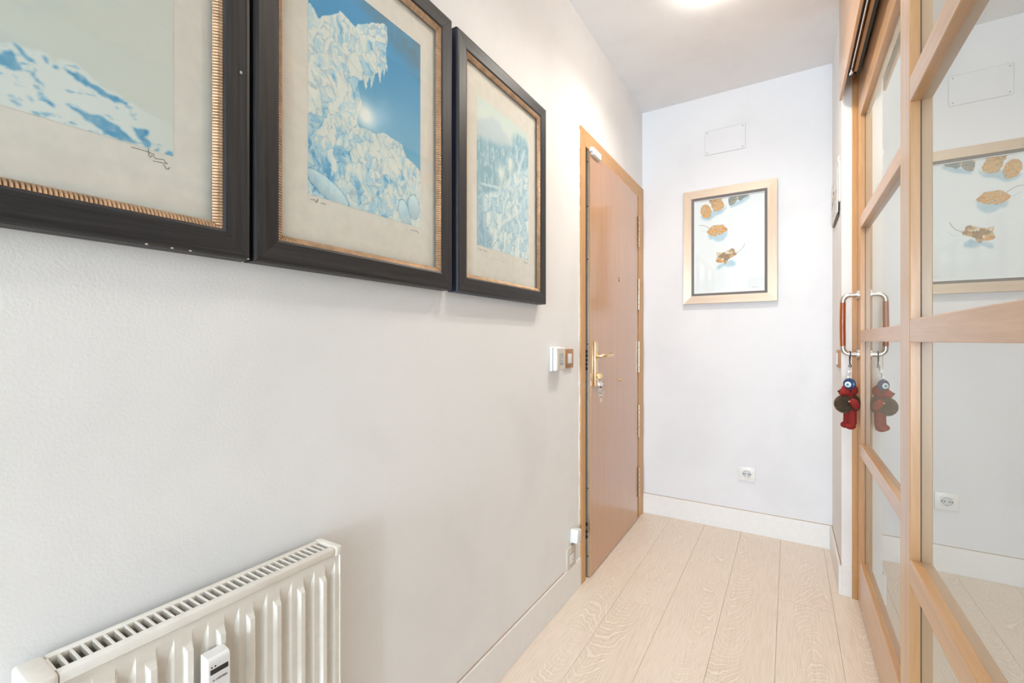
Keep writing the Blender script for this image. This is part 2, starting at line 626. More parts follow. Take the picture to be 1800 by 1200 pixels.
def mitre(name, pts, xa, xb, mat, parent, bev=0.0):
    bm = prism(B(), pts, 'x', xa, xb)
    if bev:
        bmesh.ops.bevel(bm, geom=list(bm.edges), offset=bev, segments=1, affect='EDGES')
    return obj(name, bm, mat, parent)


mitre('casing', [(co0, 0), (ci0, 0), (ci0, cz), (co0, cz1)], CX0, CX1, M_CAS['z'], d1, 0.0015)
mitre('casing', [(ci1, 0), (co1, 0), (co1, cz1), (ci1, cz)], CX0, CX1, M_CAS['z'], d1, 0.0015)
mitre('casing', [(co0, cz1), (ci0, cz), (ci1, cz), (co1, cz1)], CX0, CX1, M_CAS['y'], d1, 0.0015)
bx('jamb', XL - 0.15, XL - 0.003, DY0, ci0, 0, DZ, M_CAS['z'], d1)
bx('jamb', XL - 0.15, XL - 0.003, ci1, DY1, 0, DZ, M_CAS['z'], d1)
bx('jamb', XL - 0.15, XL - 0.003, ci0, ci1, cz, DZ, M_CAS['y'], d1)
bx('door_stop', XL - 0.15, -0.868, ci0, 2.03, 0, cz, M_DARK, d1)
bx('door_stop', XL - 0.15, -0.868, 2.78, ci1, 0, cz, M_DARK, d1)
bx('door_stop', XL - 0.15, -0.868, 2.03, 2.78, 1.97, cz, M_DARK, d1)
bx('threshold', XL - 0.15, -0.822, 1.985, 2.82, 0.0005, 0.003, M_DARK, d1)
# rough white plaster edge beside the casing
random.seed(3)
bm = B()
zz = 0.12
while zz < 2.06:
    h = random.uniform(0.012, 0.05)
    box(bm, XL, XL + random.uniform(.002, .004), co0 - random.uniform(.002, .0075), co0 + .001, zz, min(zz + h, 2.08))
    zz += h
tag(obj('trim_4', bm, M_PLASTER), 'ragged white plaster edge beside the door casing', kind='structure')
# leaf, hung on the right, a hair open
LX0, LX1, LY0, LY1, LZ0, LZ1 = -0.852, -0.807, 1.998, 2.803, 0.004, 2.019
leaf = bx('door_leaf', LX0, LX1, LY0, LY1, LZ0, LZ1, M_DOOR, d1, 0.0012, 1)
hinge_axis = Vector((-0.811, 2.815, 0))
bx('edge_strip', LX0 + .004, LX1 - .006, LY0 - .0022, LY0 + .001, LZ0 + .002, LZ1 - .004, M_ALU, leaf)
bx('edge_band', LX1 - .0062, LX1 + .0004, LY0 - .003, LY0 + .003, LZ0, LZ1, M_BEECH['z'], leaf)
for z in (0.10, 0.42, 1.10, 1.50, 1.75, 1.96):
    obj('screw', cyl(B(), (LX1 - .013, LY0 - .0034, z), (LX1 - .013, LY0 - .001, z), .0035, n=10), M_DARK, leaf)
for z in (0.215, 0.25, 0.19, 0.985, 1.005, 1.025, 1.045, 1.065):
    obj('lock_bolt', cyl(B(), (LX1 - .021, LY0 - .007, z), (LX1 - .021, LY0 - .001, z), .0085, n=14), M_DARK, leaf)
# lever plate
pl = bx('handle_plate', LX1, LX1 + .0105, 2.036, 2.077, 0.895, 1.113, M_BRASS, leaf, 0.003, 2)
bm = tube(B(), [(LX1 + .004, 2.058, 1.043), (LX1 + .030, 2.058, 1.043), (LX1 + .041, 2.062, 1.043), (LX1 + .047, 2.072, 1.043), (LX1 + .049, 2.087, 1.043),
           (LX1 + .049, 2.149, 1.044), (LX1 + .047, 2.174, 1.045), (LX1 + .040, 2.185, 1.046), (LX1 + .027, 2.189, 1.046)],
          [.0095, .0095, .0098, .0098, .0098, .0095, .0095, .0092, .009], 14)
obj('lever', bm, M_BRASS, leaf, smooth=True)
obj('lever_rosette', cyl(B(), (LX1 + .010, 2.058, 1.043), (LX1 + .014, 2.058, 1.043), .0135, n=20), M_BRASS, leaf)
obj('lock_cylinder', cyl(B(), (LX1 + .010, 2.058, .948), (LX1 + .0165, 2.058, .948), .0085, n=18), M_BRASS, leaf)
obj('plate_screw', cyl(B(), (LX1 + .010, 2.064, 1.094), (LX1 + .0118, 2.064, 1.094), .003, n=10), M_STEEL, leaf)
obj('plate_screw', cyl(B(), (LX1 + .010, 2.064, .911), (LX1 + .0118, 2.064, .911), .003, n=10), M_STEEL, leaf)
# spy hole with a chipped cover, and brass knob below
bm = cyl(B(), (LX1, 2.425, 1.448), (LX1 + .003, 2.425, 1.448), .0075, n=16)
sp = obj('spyhole', bm, M_BRASS, leaf)
obj('spyhole_lens', cyl(B(), (LX1 + .002, 2.425, 1.448), (LX1 + .0042, 2.425, 1.448), .0045, n=14), M_DARK, leaf)
obj('spyhole_cover', ball(B(), (LX1 + .003, 2.428, 1.462), .007, (.35, 1, .9), u=12, v=8), M_BRASS, leaf, smooth=True)
obj('knob', ball(cyl(B(), (LX1, 2.428, .902), (LX1 + .008, 2.428, .902), .006, n=14), (LX1 + .012, 2.428, .902), .0085, (.8, 1, 1), u=16, v=10), M_BRASS, leaf, smooth=True)
# hinges
for (za, zb) in ((1.700, 1.897), (1.308, 1.504), (0.918, 1.112), (0.514, 0.718), (0.138, 0.326)):
    h = bx('hinge', -0.8085, -0.8068, 2.8095, 2.8215, za, zb, M_HINGE, d1)
    n = 6
    for k in range(n):
        z0 = za + (zb - za) * k / n + .0018
        z1 = za + (zb - za) * (k + 1) / n - .0018
        obj('knuckle', cyl(B(), (-0.801, 2.8155, z0), (-0.801, 2.8155, z1), .0062, n=14), M_HINGE, h, smooth=True)
# open the leaf about a degree on its hinge line
a = math.radians(0.70)
lp = leaf.location.copy()
hp = hinge_axis - WL[d1.name]
hp.z = lp.z
rot = Matrix.Rotation(a, 4, 'Z')
leaf.location = hp + (rot @ (lp - hp))
leaf.rotation_euler = (0, 0, a)

# keys hanging from the lock
kx, ky = -0.772, 2.060
kt = empty('key_bunch', (kx, ky, 0.84), 'bunch of keys with round silver tag hanging from the entrance door lock', 'keys')
bm = box(B(), -0.789, kx - .004, ky - .0045, ky + .0045, .9435, .9505)
obj('key_blade', bm, M_BRASS, kt)
bm = cyl(B(), (kx, ky - .0012, .947), (kx, ky + .0012, .947), .0125, n=18)
obj('key_head', bm, M_BRASS, kt)
obj('split_ring', tube(B(), arc((kx, ky, .925), .011, 0, 2 * PI, 20, (0, 2))[:-1], .0012, 6, True), M_STEEL, kt, smooth=True)
bm = cyl(B(), (kx, ky + .004, .908), (kx, ky + .0055, .908), .013, n=18)
obj('key_head', bm, M_CHROME, kt)
bm = B(); box(bm, kx - .0035, kx + .0035, ky + .004, ky + .0055, .868, .898)
obj('key_blade', bm, M_DARK, kt)
bm = cyl(B(), (kx + .004, ky - .002, .873), (kx + .004, ky + .001, .873), .0165, n=28)
obj('round_tag', bm, plain('tag_metal', (0.42, 0.36, 0.30), 0.35, 0.8, grain=0.25), kt)
bm = cyl(B(), (kx + .002, ky + .004, .852), (kx + .002, ky + .0055, .852), .008, n=16)
prism(bm, [(kx - .002, .848), (kx + .006, .848), (kx + .0055, .832), (kx + .007, .829), (kx + .004, .826), (kx + .002, .818), (kx - .001, .823)], 'y', ky + .004, ky + .0055)
obj('key_blade', bm, M_CHROME, kt)

# white magnetic sensor at the top of the door
ds = empty('door_sensor', (-0.80, 2.05, 2.0), 'small white rounded magnetic sensor at the top corner of the entrance door', 'sensor')
bx('housing', -0.806, -0.783, 2.002, 2.108, 1.994, 2.030, M_WHITE, ds, 0.007, 3)
bx('magnet_block', -0.799, -0.785, 1.985, 2.0, 2.003, 2.024, M_WHITE, ds, 0.003, 2)

# ------------------------------------------------------------------ sliding doors
RZ = [(0.012, 0.1975), (0.6385, 0.6875), (1.1125, 1.1575), (1.5815, 1.6300), (2.048, 2.300)]
SW = 0.086


def sliding_panel(name, xf, ya, yb, label, handle=False):
    th, rec = 0.034, 0.0172
    e = empty(name, (xf + th / 2, (ya + yb) / 2, 0), label, kind='structure')
    bv = 0.0016
    bx('stile', xf, xf + th, yb - SW, yb, 0.012, 2.30, M_BEECH['z'], e, bv, 1)
    bx('stile', xf, xf + th, ya, ya + SW, 0.012, 2.30, M_BEECH['z'], e, bv, 1)
    for (z0, z1) in RZ:
        bx('rail', xf + 0.0003, xf + th, ya + SW - .001, yb - SW + .001, z0, z1, M_BEECH['y'], e, bv, 1)
    for i in range(4):
        bx('mirror_pane', xf + rec, xf + rec + 0.005, ya + SW - .004, yb - SW + .004, RZ[i][1] - .004, RZ[i + 1][0] + .004, M_MIRROR, e)
        # dark rubber gasket along the far stile
        bx('gasket', xf + rec - .0008, xf + rec + .001, yb - SW - .0014, yb - SW + .001, RZ[i][1], RZ[i + 1][0], M_DARK, e)
    return e


P1Y = (1.13, 2.428)
P2Y = (-0.05, 1.2442)
s1 = sliding_panel('door_2', X1, P1Y[0], P1Y[1], 'beech sliding door with mirror panes and long steel and red wood pull handle')
s2 = sliding_panel('door_3', X2, P2Y[0], P2Y[1], 'nearest beech sliding door with mirror panes overlapping the other panel')
s3 = sliding_panel('door_4', X1, P2Y[0] - 0.30, P2Y[0] + 0.09 - 0.01, 'beech sliding panel nearest the room')

# pull handle
hd = empty('pull_handle', (X1, 2.385, 1.06), parent=s1)
hy, hx, zt, zb_ = 2.385, 0.1955, 1.310, 1.0585
R = 0.026
top_arc = [(hx + R - R * math.cos(t), hy, zt - R + R * math.sin(t)) for t in [i * PI / 2 / 8 for i in range(9)]]
bot_arc = [(hx + R - R * math.cos(t), hy, zb_ + R - R * math.sin(t)) for t in [i * PI / 2 / 8 for i in range(9)]]
hb = 0.0098
obj('steel_bend', tube(B(), [(hx, hy, 1.279)] + top_arc + [(X1 - .003, hy, zt)], hb, 18), M_STEEL, hd, smooth=True)
obj('steel_bend', tube(B(), [(hx, hy, 1.092)] + bot_arc + [(X1 - .003, hy, zb_)], hb, 18), M_STEEL, hd, smooth=True)
obj('wood_grip', tube(B(), [(hx, hy, 1.0925), (hx - .0006, hy, 1.13), (hx - .0012, hy, 1.185), (hx - .0006, hy, 1.24), (hx, hy, 1.2785)],
                      [.0100, .0104, .0106, .0104, .0100], 18), M_REDWOOD, hd, smooth=True)
for z in (zt, zb_):
    obj('rosette', cyl(B(), (X1 - .0075, hy, z), (X1, hy, z), .0230, n=28), M_STEEL, hd)

# jamb and pelmet with its track
tag(bx('trim_5', 0.2327, 0.2503, 2.4295, 2.50, 0.0, 2.35, M_CAS['z'], bev=0.001, seg=1), 'narrow wooden jamb between the white pier and the sliding door', kind='structure')
tr = empty('trim_6', (0.19, 1.1, 2.17), 'beech pelmet board hiding the sliding door track', kind='structure')
PB = 2.168
bx('pelmet_board', 0.1868, 0.1964, -0.36, 2.438, PB, ZC, M_BEECH['y'], tr, 0.0008, 1)
bx('top_closure', 0.1964, 0.42, -0.36, PIER_Y, 2.50, ZC, M_CAS['y'], tr)
bx('track_channel', 0.1975, 0.2065, -0.36, 2.30, 2.205, 2.30, M_BLACK, tr)
obj('track_tube', tube(B(), [(0.2135, -0.36, 2.212), (0.2135, 2.27, 2.212)], 0.0062, 14), M_CHROME, tr, smooth=True)
bx('track_batten', 0.2225, 0.2325, -0.36, 2.27, 2.20, 2.30, M_CAS['y'], tr)
bx('track_channel', 0.2335, 0.2445, -0.36, 2.31, 2.205, 2.32, M_BLACK, tr)
bx('track_stop', 0.2055, 0.2205, 2.262, 2.285, 2.196, 2.24, M_CHROME, tr, 0.002, 2)
bx('track_stop', 0.2000, 0.2300, 2.285, 2.315, 2.200, 2.26, M_BLACK, tr, 0.002, 2)

# ------------------------------------------------------------------ ink on paper
def gauss(a, s):
    if s <= 0: return a
    r = int(3 * s) + 1
    k = np.exp(-np.arange(-r, r + 1) ** 2 / (2 * s * s)); k /= k.sum()
    p = np.pad(a, ((r, r), (r, r)), mode='edge')
    p = sum(k[i] * p[i:i + a.shape[0], :] for i in range(2 * r + 1))
    return sum(k[i] * p[:, i:i + a.shape[1]] for i in range(2 * r + 1))


def vnoise(x, y, seed):
    rs = np.random.RandomState(seed)
    t = rs.rand(256, 256)
    xi, yi = np.floor(x).astype(int), np.floor(y).astype(int)
    fx, fy = x - xi, y - yi
    fx, fy = fx * fx * (3 - 2 * fx), fy * fy * (3 - 2 * fy)
    g = lambda i, j: t[(yi + j) & 255, (xi + i) & 255]
    return (g(0, 0) * (1 - fx) + g(1, 0) * fx) * (1 - fy) + (g(0, 1) * (1 - fx) + g(1, 1) * fx) * fy


def fbm(x, y, seed, octv=5, ridged=False):
    s, a, tot = 0, 0.5, 0
    for i in range(octv):
        n = vnoise(x * 2 ** i, y * 2 ** i, seed + i)
        if ridged: n = 1 - np.abs(2 * n - 1)
        s = s + a * n; tot += a; a *= 0.55
    return s / tot


def inpoly(Y, Z, poly):
    c = np.zeros(Y.shape, bool)
    n = len(poly)
    for i in range(n):
        (x1, y1), (x2, y2) = poly[i], poly[(i + 1) % n]
        if y1 == y2: continue
        cond = ((y1 > Z) != (y2 > Z)) & (Y < (x2 - x1) * (Z - y1) / (y2 - y1) + x1)
        c ^= cond
    return c.astype(float)


def stroke(Y, Z, pts, wdt):
    d = np.full(Y.shape, 9.0)
    for (x1, y1), (x2, y2) in zip(pts[:-1], pts[1:]):
        vx, vy = x2 - x1, y2 - y1
        t = np.clip(((Y - x1) * vx + (Z - y1) * vy) / (vx * vx + vy * vy + 1e-12), 0, 1)
        d = np.minimum(d, np.hypot(Y - x1 - t * vx, Z - y1 - t * vy))
    return np.clip(1.5 - d / wdt, 0, 1)


def voronoi(Y, Z, n, seed, ysc=1.0):
    rs = np.random.RandomState(seed)
    a = rs.rand(n) * (Y.max() - Y.min()) + Y.min()
    b = rs.rand(n) * (Z.max() - Z.min()) + Z.min()
    v = rs.rand(n)
    d1 = np.full(Y.shape, 9.0); d2 = d1.copy(); val = np.zeros(Y.shape)
    for i in range(n):
        d = np.hypot(Y - a[i], (Z - b[i]) * ysc)
        m = d < d1
        d2 = np.where(m, d1, np.minimum(d2, d))
        val = np.where(m, v[i], val)
        d1 = np.where(m, d, d1)
    return val, d2 - d1


def srgb(c):
    c = np.asarray(c, float) / 255.0
    return np.where(c <= 0.04045, c / 12.92, ((c + 0.055) / 1.055) ** 2.4)


def mixc(a, b, f):
    return a * (1 - f[..., None]) + b * f[..., None]


def ink_mesh(name, img, plane, u0, u1, z0, z1, pos, parent):
    """a flat sheet whose vertices carry the printed colours (img: rows bottom to top, 0..255)"""
    h, wd = img.shape[:2]
    U, Z = np.meshgrid(np.linspace(u0, u1, wd), np.linspace(z0, z1, h))
    co = np.zeros((h * wd, 3))
    if plane == 'x':
        co[:, 0] = pos; co[:, 1] = U.ravel(); co[:, 2] = Z.ravel()
    else:
        co[:, 0] = U.ravel(); co[:, 1] = pos; co[:, 2] = Z.ravel()
    idx = np.arange(h * wd).reshape(h, wd)
    q = np.stack([idx[:-1, :-1], idx[:-1, 1:], idx[1:, 1:], idx[1:, :-1]], -1).reshape(-1, 4)
    me = bpy.data.meshes.new(name)
    me.from_pydata(co.tolist(), [], q.tolist())
    at = me.color_attributes.new('ink', 'FLOAT_COLOR', 'POINT')
    rgba = np.ones((h * wd, 4)); rgba[:, :3] = srgb(np.clip(img, 0, 255)).reshape(-1, 3)
    at.data.foreach_set('color', rgba.ravel())
    return place(name, me, M_PRINT, parent)


def grid(u0, u1, z0, z1, wd, h):
    return np.meshgrid(np.linspace(u0, u1, wd), np.linspace(z0, z1, h))


def cols(*c):
    return [np.array(v, float) for v in c]


def paint_crag(y0, y1, z0, z1, W=230, Hh=340):
    Y, Z = grid(y0, y1, z0, z1, W, Hh)
    O = y0 - 0.540
    sky_t, sky_b, ice_w, ice_m, ice_b, deep = cols((58, 150, 204), (124, 184, 214), (226, 230, 226), (176, 212, 228), (92, 164, 210), (44, 120, 178))
    v = (Z - 1.58) / 0.29
    img = mixc(np.broadcast_to(sky_b, Y.shape + (3,)), sky_t, np.clip(v * 1.1 + .15 + .12 * (fbm(Y * 20, Z * 20, 3) - .5), 0, 1))
    img = mixc(img, np.array((120, 110, 105.)), np.clip(((Y - y0 - .20) * 4 + (Z - 1.80) * 9) * 1.3, 0, .75) * fbm(Y * 60, Z * 60, 9, 3))
    ice = [(0.54, 1.776), (0.552, 1.774), (0.565, 1.759), (0.576, 1.772), (0.599, 1.788), (0.614, 1.807), (0.63, 1.801), (0.653, 1.796), (0.661, 1.807), (0.674, 1.813), (0.704, 1.834), (0.733, 1.853), (0.744, 1.847), (0.745, 1.825), (0.739, 1.79), (0.742, 1.76), (0.746, 1.756), (0.744, 1.745), (0.739, 1.752), (0.734, 1.73), (0.73, 1.743), (0.726, 1.736), (0.72, 1.705), (0.716, 1.729), (0.707, 1.722), (0.696, 1.683), (0.692, 1.706), (0.688, 1.702), (0.682, 1.674), (0.676, 1.692), (0.661, 1.682), (0.659, 1.666), (0.669, 1.641), (0.67, 1.629), (0.661, 1.616), (0.656, 1.601), (0.661, 1.582), (0.682, 1.585), (0.71, 1.585), (0.733, 1.598), (0.763, 1.594), (0.792, 1.591), (0.805, 1.562), (0.825, 1.562), (0.854, 1.547), (0.87, 1.38), (0.53, 1.38), (0.53, 1.79)]
    ice = [(a + O, b) for a, b in ice]
    wy = (fbm(Y * 90, Z * 90, 21, 3) - .5) * .006
    wz = (fbm(Y * 90, Z * 90, 31, 3) - .5) * .006
    m = gauss(inpoly(Y + wy, Z + wz, ice), .5)
    g = np.exp(-(np.hypot(Y - .679 - O, Z - 1.616) / .028) ** 2)
    img = mixc(img, np.array((236, 240, 238.)), np.clip(g * 1.15, 0, 1))
    wx_ = (fbm(Y * 16, Z * 16, 41) - .5) * .05
    wz_ = (fbm(Y * 16, Z * 16, 51) - .5) * .05
    f1, e1 = voronoi(Y + wx_, Z + wz_, 420, 5, .62)
    f2, e2 = voronoi(Y + wx_ * .6, Z + wz_ * .6, 1300, 6, .7)
    rd = fbm((Y + wx_) * 42, (Z + wz_) * 26, 61, 4, True)
    sh = .34 * f1 + .26 * f2 + .55 * rd
    low = np.clip((1.60 - Z) / .2, 0, 1) * np.clip((y0 + .30 - Y) / .3, 0, 1)
    tone = np.clip(1.15 * sh - .02 - .28 * low, 0, 1)
    ic = mixc(np.broadcast_to(ice_b, Y.shape + (3,)), ice_m, np.clip((tone - .22) / .24, 0, 1))
    ic = mixc(ic, ice_w, np.clip((tone - .48) / .26, 0, 1))
    ic = mixc(ic, deep, np.clip(1 - e1 / .0022, 0, 1) * .30 * (f2 > .35))
    ic = mixc(ic, np.array((240, 242, 238.)), np.clip(1 - e2 / .0012, 0, 1) * .45 * (f1 > .45))
    # two smooth boulders and a cloud bank low on the sheet
    for (cy, cz_, ry, rz, an) in ((.585, 1.425, .055, .020, -.45), (.80, 1.425, .018, .035, .35), (.83, 1.45, .02, .03, 0)):
        a_, b_ = Y - cy - O, Z - cz_
        p_ = a_ * math.cos(an) + b_ * math.sin(an); q_ = -a_ * math.sin(an) + b_ * math.cos(an)
        rr = (p_ / ry) ** 2 + (q_ / rz) ** 2
        k = np.clip((1 - rr) * 4, 0, 1)
        ic = mixc(ic, np.array((196, 220, 230.)) + (q_ / rz)[..., None] * 26, k * .8)
        ic = mixc(ic, deep, np.clip(1 - np.abs(rr - 1.03) * 9, 0, 1) * .6)
    edge = gauss(m, 2.2)
    ic = mixc(ic, np.array((232, 236, 232.)), np.clip((.86 - edge) * 2.2, 0, 1) * .75)
    ic = mixc(ic, np.array((240, 238, 228.)), np.clip(g * 1.2, 0, 1) * .8)
    img = mixc(img, ic, m)
    return img * 1.07


def paint_slope(y0, y1, z0, z1, W=230, Hh=340):
    Y, Z = grid(y0, y1, z0, z1, W, Hh)
    pale, haze, snow, blue, deep = cols((204, 206, 199), (176, 192, 200), (214, 218, 216), (116, 170, 198), (50, 128, 178))
    n = fbm(Y * 22, Z * 22, 11)
    img = mixc(np.broadcast_to(pale, Y.shape + (3,)), haze, np.clip((n - .45) * 2.2, 0, .8) * np.clip((y0 + .27 - Y) * 6, 0, 1))
    sh = {'ridge': [(-.02, 1.43), (.06, 1.455), (0.10, 1.45), (0.136, 1.469), (0.148, 1.478), (0.154, 1.477), (0.164, 1.476), (0.17, 1.479), (0.177, 1.477), (0.182, 1.471), (0.188, 1.479), (0.201, 1.481), (0.209, 1.478), (0.217, 1.471), (0.232, 1.463), (0.249, 1.461), (0.262, 1.455), (0.291, 1.448), (0.33, 1.44), (0.33, 1.38), (-.02, 1.38)]}
    spots = [[(0.10, 1.448), (0.136, 1.456), (0.144, 1.465), (0.15, 1.456), (0.153, 1.447), (0.147, 1.445), (0.11, 1.443)], [(0.147, 1.478), (0.151, 1.477), (0.157, 1.469), (0.164, 1.463), (0.165, 1.46), (0.159, 1.462), (0.154, 1.467)], [(0.164, 1.456), (0.167, 1.445), (0.174, 1.436), (0.168, 1.437), (0.164, 1.446)], [(0.19, 1.47), (0.201, 1.468), (0.212, 1.466), (0.226, 1.46), (0.241, 1.457), (0.26, 1.455), (0.256, 1.449), (0.238, 1.45), (0.223, 1.453), (0.21, 1.458), (0.201, 1.464)], [(0.173, 1.473), (0.177, 1.474), (0.177, 1.469), (0.173, 1.468)], [(0.18, 1.467), (0.187, 1.47), (0.186, 1.462), (0.18, 1.463)], [(0.195, 1.423), (0.206, 1.422), (0.226, 1.421), (0.246, 1.418), (0.257, 1.41), (0.267, 1.4), (0.248, 1.397), (0.232, 1.402), (0.217, 1.41), (0.206, 1.416)], [(0.262, 1.42), (0.274, 1.423), (0.284, 1.425), (0.277, 1.412), (0.284, 1.406), (0.282, 1.398), (0.275, 1.397), (0.272, 1.41)], [(0.289, 1.397), (0.298, 1.403), (0.296, 1.398)], [(0.301, 1.395), (0.313, 1.404), (0.314, 1.395)], [(0.144, 1.411), (0.153, 1.405), (0.15, 1.403)], [(0.159, 1.419), (0.164, 1.416), (0.162, 1.413)], [(0.167, 1.419), (0.184, 1.42), (0.182, 1.415)]]
    wy = (fbm(Y * 110, Z * 110, 71, 3) - .5) * .006
    wz = (fbm(Y * 110, Z * 110, 81, 3) - .5) * .006
    m = gauss(inpoly(Y + wy, Z + wz, sh['ridge']), 1.2)
    fade = np.clip((y0 + .335 - Y) / .08, .15, 1)
    tex = fbm((Y + Z * .5) * 60, (Z - Y * .25) * 120, 91, 4, True)
    ic = mixc(np.broadcast_to(snow, Y.shape + (3,)), blue, np.clip((.50 - tex) * 3.2, 0, .75))
    img = mixc(img, ic, m * fade)
    for i, s in enumerate(spots):
        k = inpoly(Y + wy * 1.3, Z + wz * 1.3, s)
        k = np.clip(gauss(k, .9) * 1.2, 0, 1) * np.clip(.35 + 1.1 * fbm(Y * 120, Z * 120, 100 + i, 3), 0, 1)
        img = mixc(img, mixc(np.broadcast_to(blue, Y.shape + (3,)), deep, fbm(Y * 70, Z * 70, 200 + i, 3)), k * .92)
    return img * 1.13


def paint_figures(y0, y1, z0, z1, W=210, Hh=320):
    Y, Z = grid(y0, y1, z0, z1, W, Hh)
    top, mid, haze, teal, white, blue, deep = cols((202, 218, 212), (222, 228, 224), (192, 206, 216), (118, 166, 190), (232, 238, 238), (148, 194, 218), (74, 136, 178))
    img = mixc(np.broadcast_to(mid, Y.shape + (3,)), top, np.clip((Z - 1.78) / .09, 0, 1))
    wy = (fbm(Y * 45, Z * 45, 301, 4) - .5) * .03
    wz = (fbm(Y * 45, Z * 45, 311, 4) - .5) * .03
    P = lambda p, s: np.clip(gauss(inpoly(Y + wy * .6, Z + wz * .6, p), s), 0, 1)
    img = mixc(img, haze, P([(1.09, 1.778), (1.146, 1.807), (1.191, 1.828), (1.228, 1.818), (1.268, 1.796), (1.298, 1.781), (1.298, 1.755), (1.09, 1.70)], 4) * .9)
    tr_ = P([(1.09, 1.73), (1.146, 1.739), (1.228, 1.755), (1.298, 1.77), (1.304, 1.815), (1.341, 1.83), (1.397, 1.83), (1.415, 1.795), (1.43, 1.70), (1.363, 1.70), (1.32, 1.68), (1.268, 1.65), (1.228, 1.62), (1.219, 1.56), (1.09, 1.50)], 5)
    fir = fbm(Y * 120, Z * 34, 321, 4, True)
    img = mixc(img, mixc(np.broadcast_to(teal, Y.shape + (3,)), white, np.clip((fir - .62) * 2.2, 0, .7)), tr_ * .92)
    rk = P([(1.08, 1.534), (1.137, 1.572), (1.209, 1.598), (1.258, 1.638), (1.33, 1.704), (1.38, 1.72), (1.43, 1.754), (1.43, 1.39), (1.08, 1.39)], 2.5)
    f1, e1 = voronoi(Y + wy, Z + wz, 130, 12, .6)
    f2, e2 = voronoi(Y + wy, Z + wz, 420, 13, .7)
    rc = mixc(np.broadcast_to(white, Y.shape + (3,)), blue, np.clip((.65 * f1 + .35 * f2 - .25) * .9, 0, 1))
    rc = mixc(rc, deep, np.clip(1 - e1 / .0035, 0, 1) * .5)
    rc = mixc(rc, blue, np.clip(1 - e2 / .0025, 0, 1) * .4)
    img = mixc(img, rc, rk)
    dk = P([(1.08, 1.54), (1.129, 1.56), (1.146, 1.475), (1.182, 1.442), (1.173, 1.39), (1.08, 1.39)], 4)
    img = mixc(img, mixc(np.broadcast_to(deep, Y.shape + (3,)), white, fbm(Y * 90, Z * 60, 331, 4, True) * .7), dk * .85)
    # pale branching ice forms
    limbs = [([(1.327, 1.783), (1.333, 1.766), (1.329, 1.736), (1.347, 1.726), (1.341, 1.685), (1.33, 1.654)], .006), ([(1.384, 1.79), (1.372, 1.763), (1.358, 1.736), (1.35, 1.70)], .006),
             ([(1.29, 1.724), (1.286, 1.684), (1.29, 1.659), (1.268, 1.63), (1.304, 1.624)], .007), ([(1.124, 1.596), (1.164, 1.602), (1.219, 1.611), (1.233, 1.594)], .004),
             ([(1.168, 1.571), (1.209, 1.580), (1.219, 1.590)], .004), ([(1.205, 1.462), (1.243, 1.502), (1.288, 1.528), (1.341, 1.562)], .006),
             ([(1.243, 1.533), (1.253, 1.573), (1.278, 1.601)], .005), ([(1.268, 1.555), (1.309, 1.587), (1.33, 1.626), (1.32, 1.645)], .006), ([(1.33, 1.654), (1.363, 1.681), (1.358, 1.625)], .006)]
    for p, wd in limbs:
        k = stroke(Y + wy * .15, Z + wz * .15, p, wd)
        img = mixc(img, np.array((126, 172, 200.)), np.clip(stroke(Y, Z, [(a + .004, b - .003) for a, b in p], wd * 1.25), 0, 1) * .3)
        img = mixc(img, np.array((238, 243, 242.)), k * .6)
    for (a, b, s) in ((1.233, 1.662, .026), (1.29, 1.713, .024)):
        rr = np.hypot(Y - a, Z - b)
        an = np.arctan2(Z - b, Y - a)
        k = np.exp(-(rr / s) ** 2) * (.55 + .45 * vnoise(an * 9 + 30, rr * 0, 350))
        img = mixc(img, np.array((244, 246, 240.)), np.clip(k, 0, 1))
    img = (img * .86 + np.array((236, 240, 238.)) * .14) * 1.08
    return img


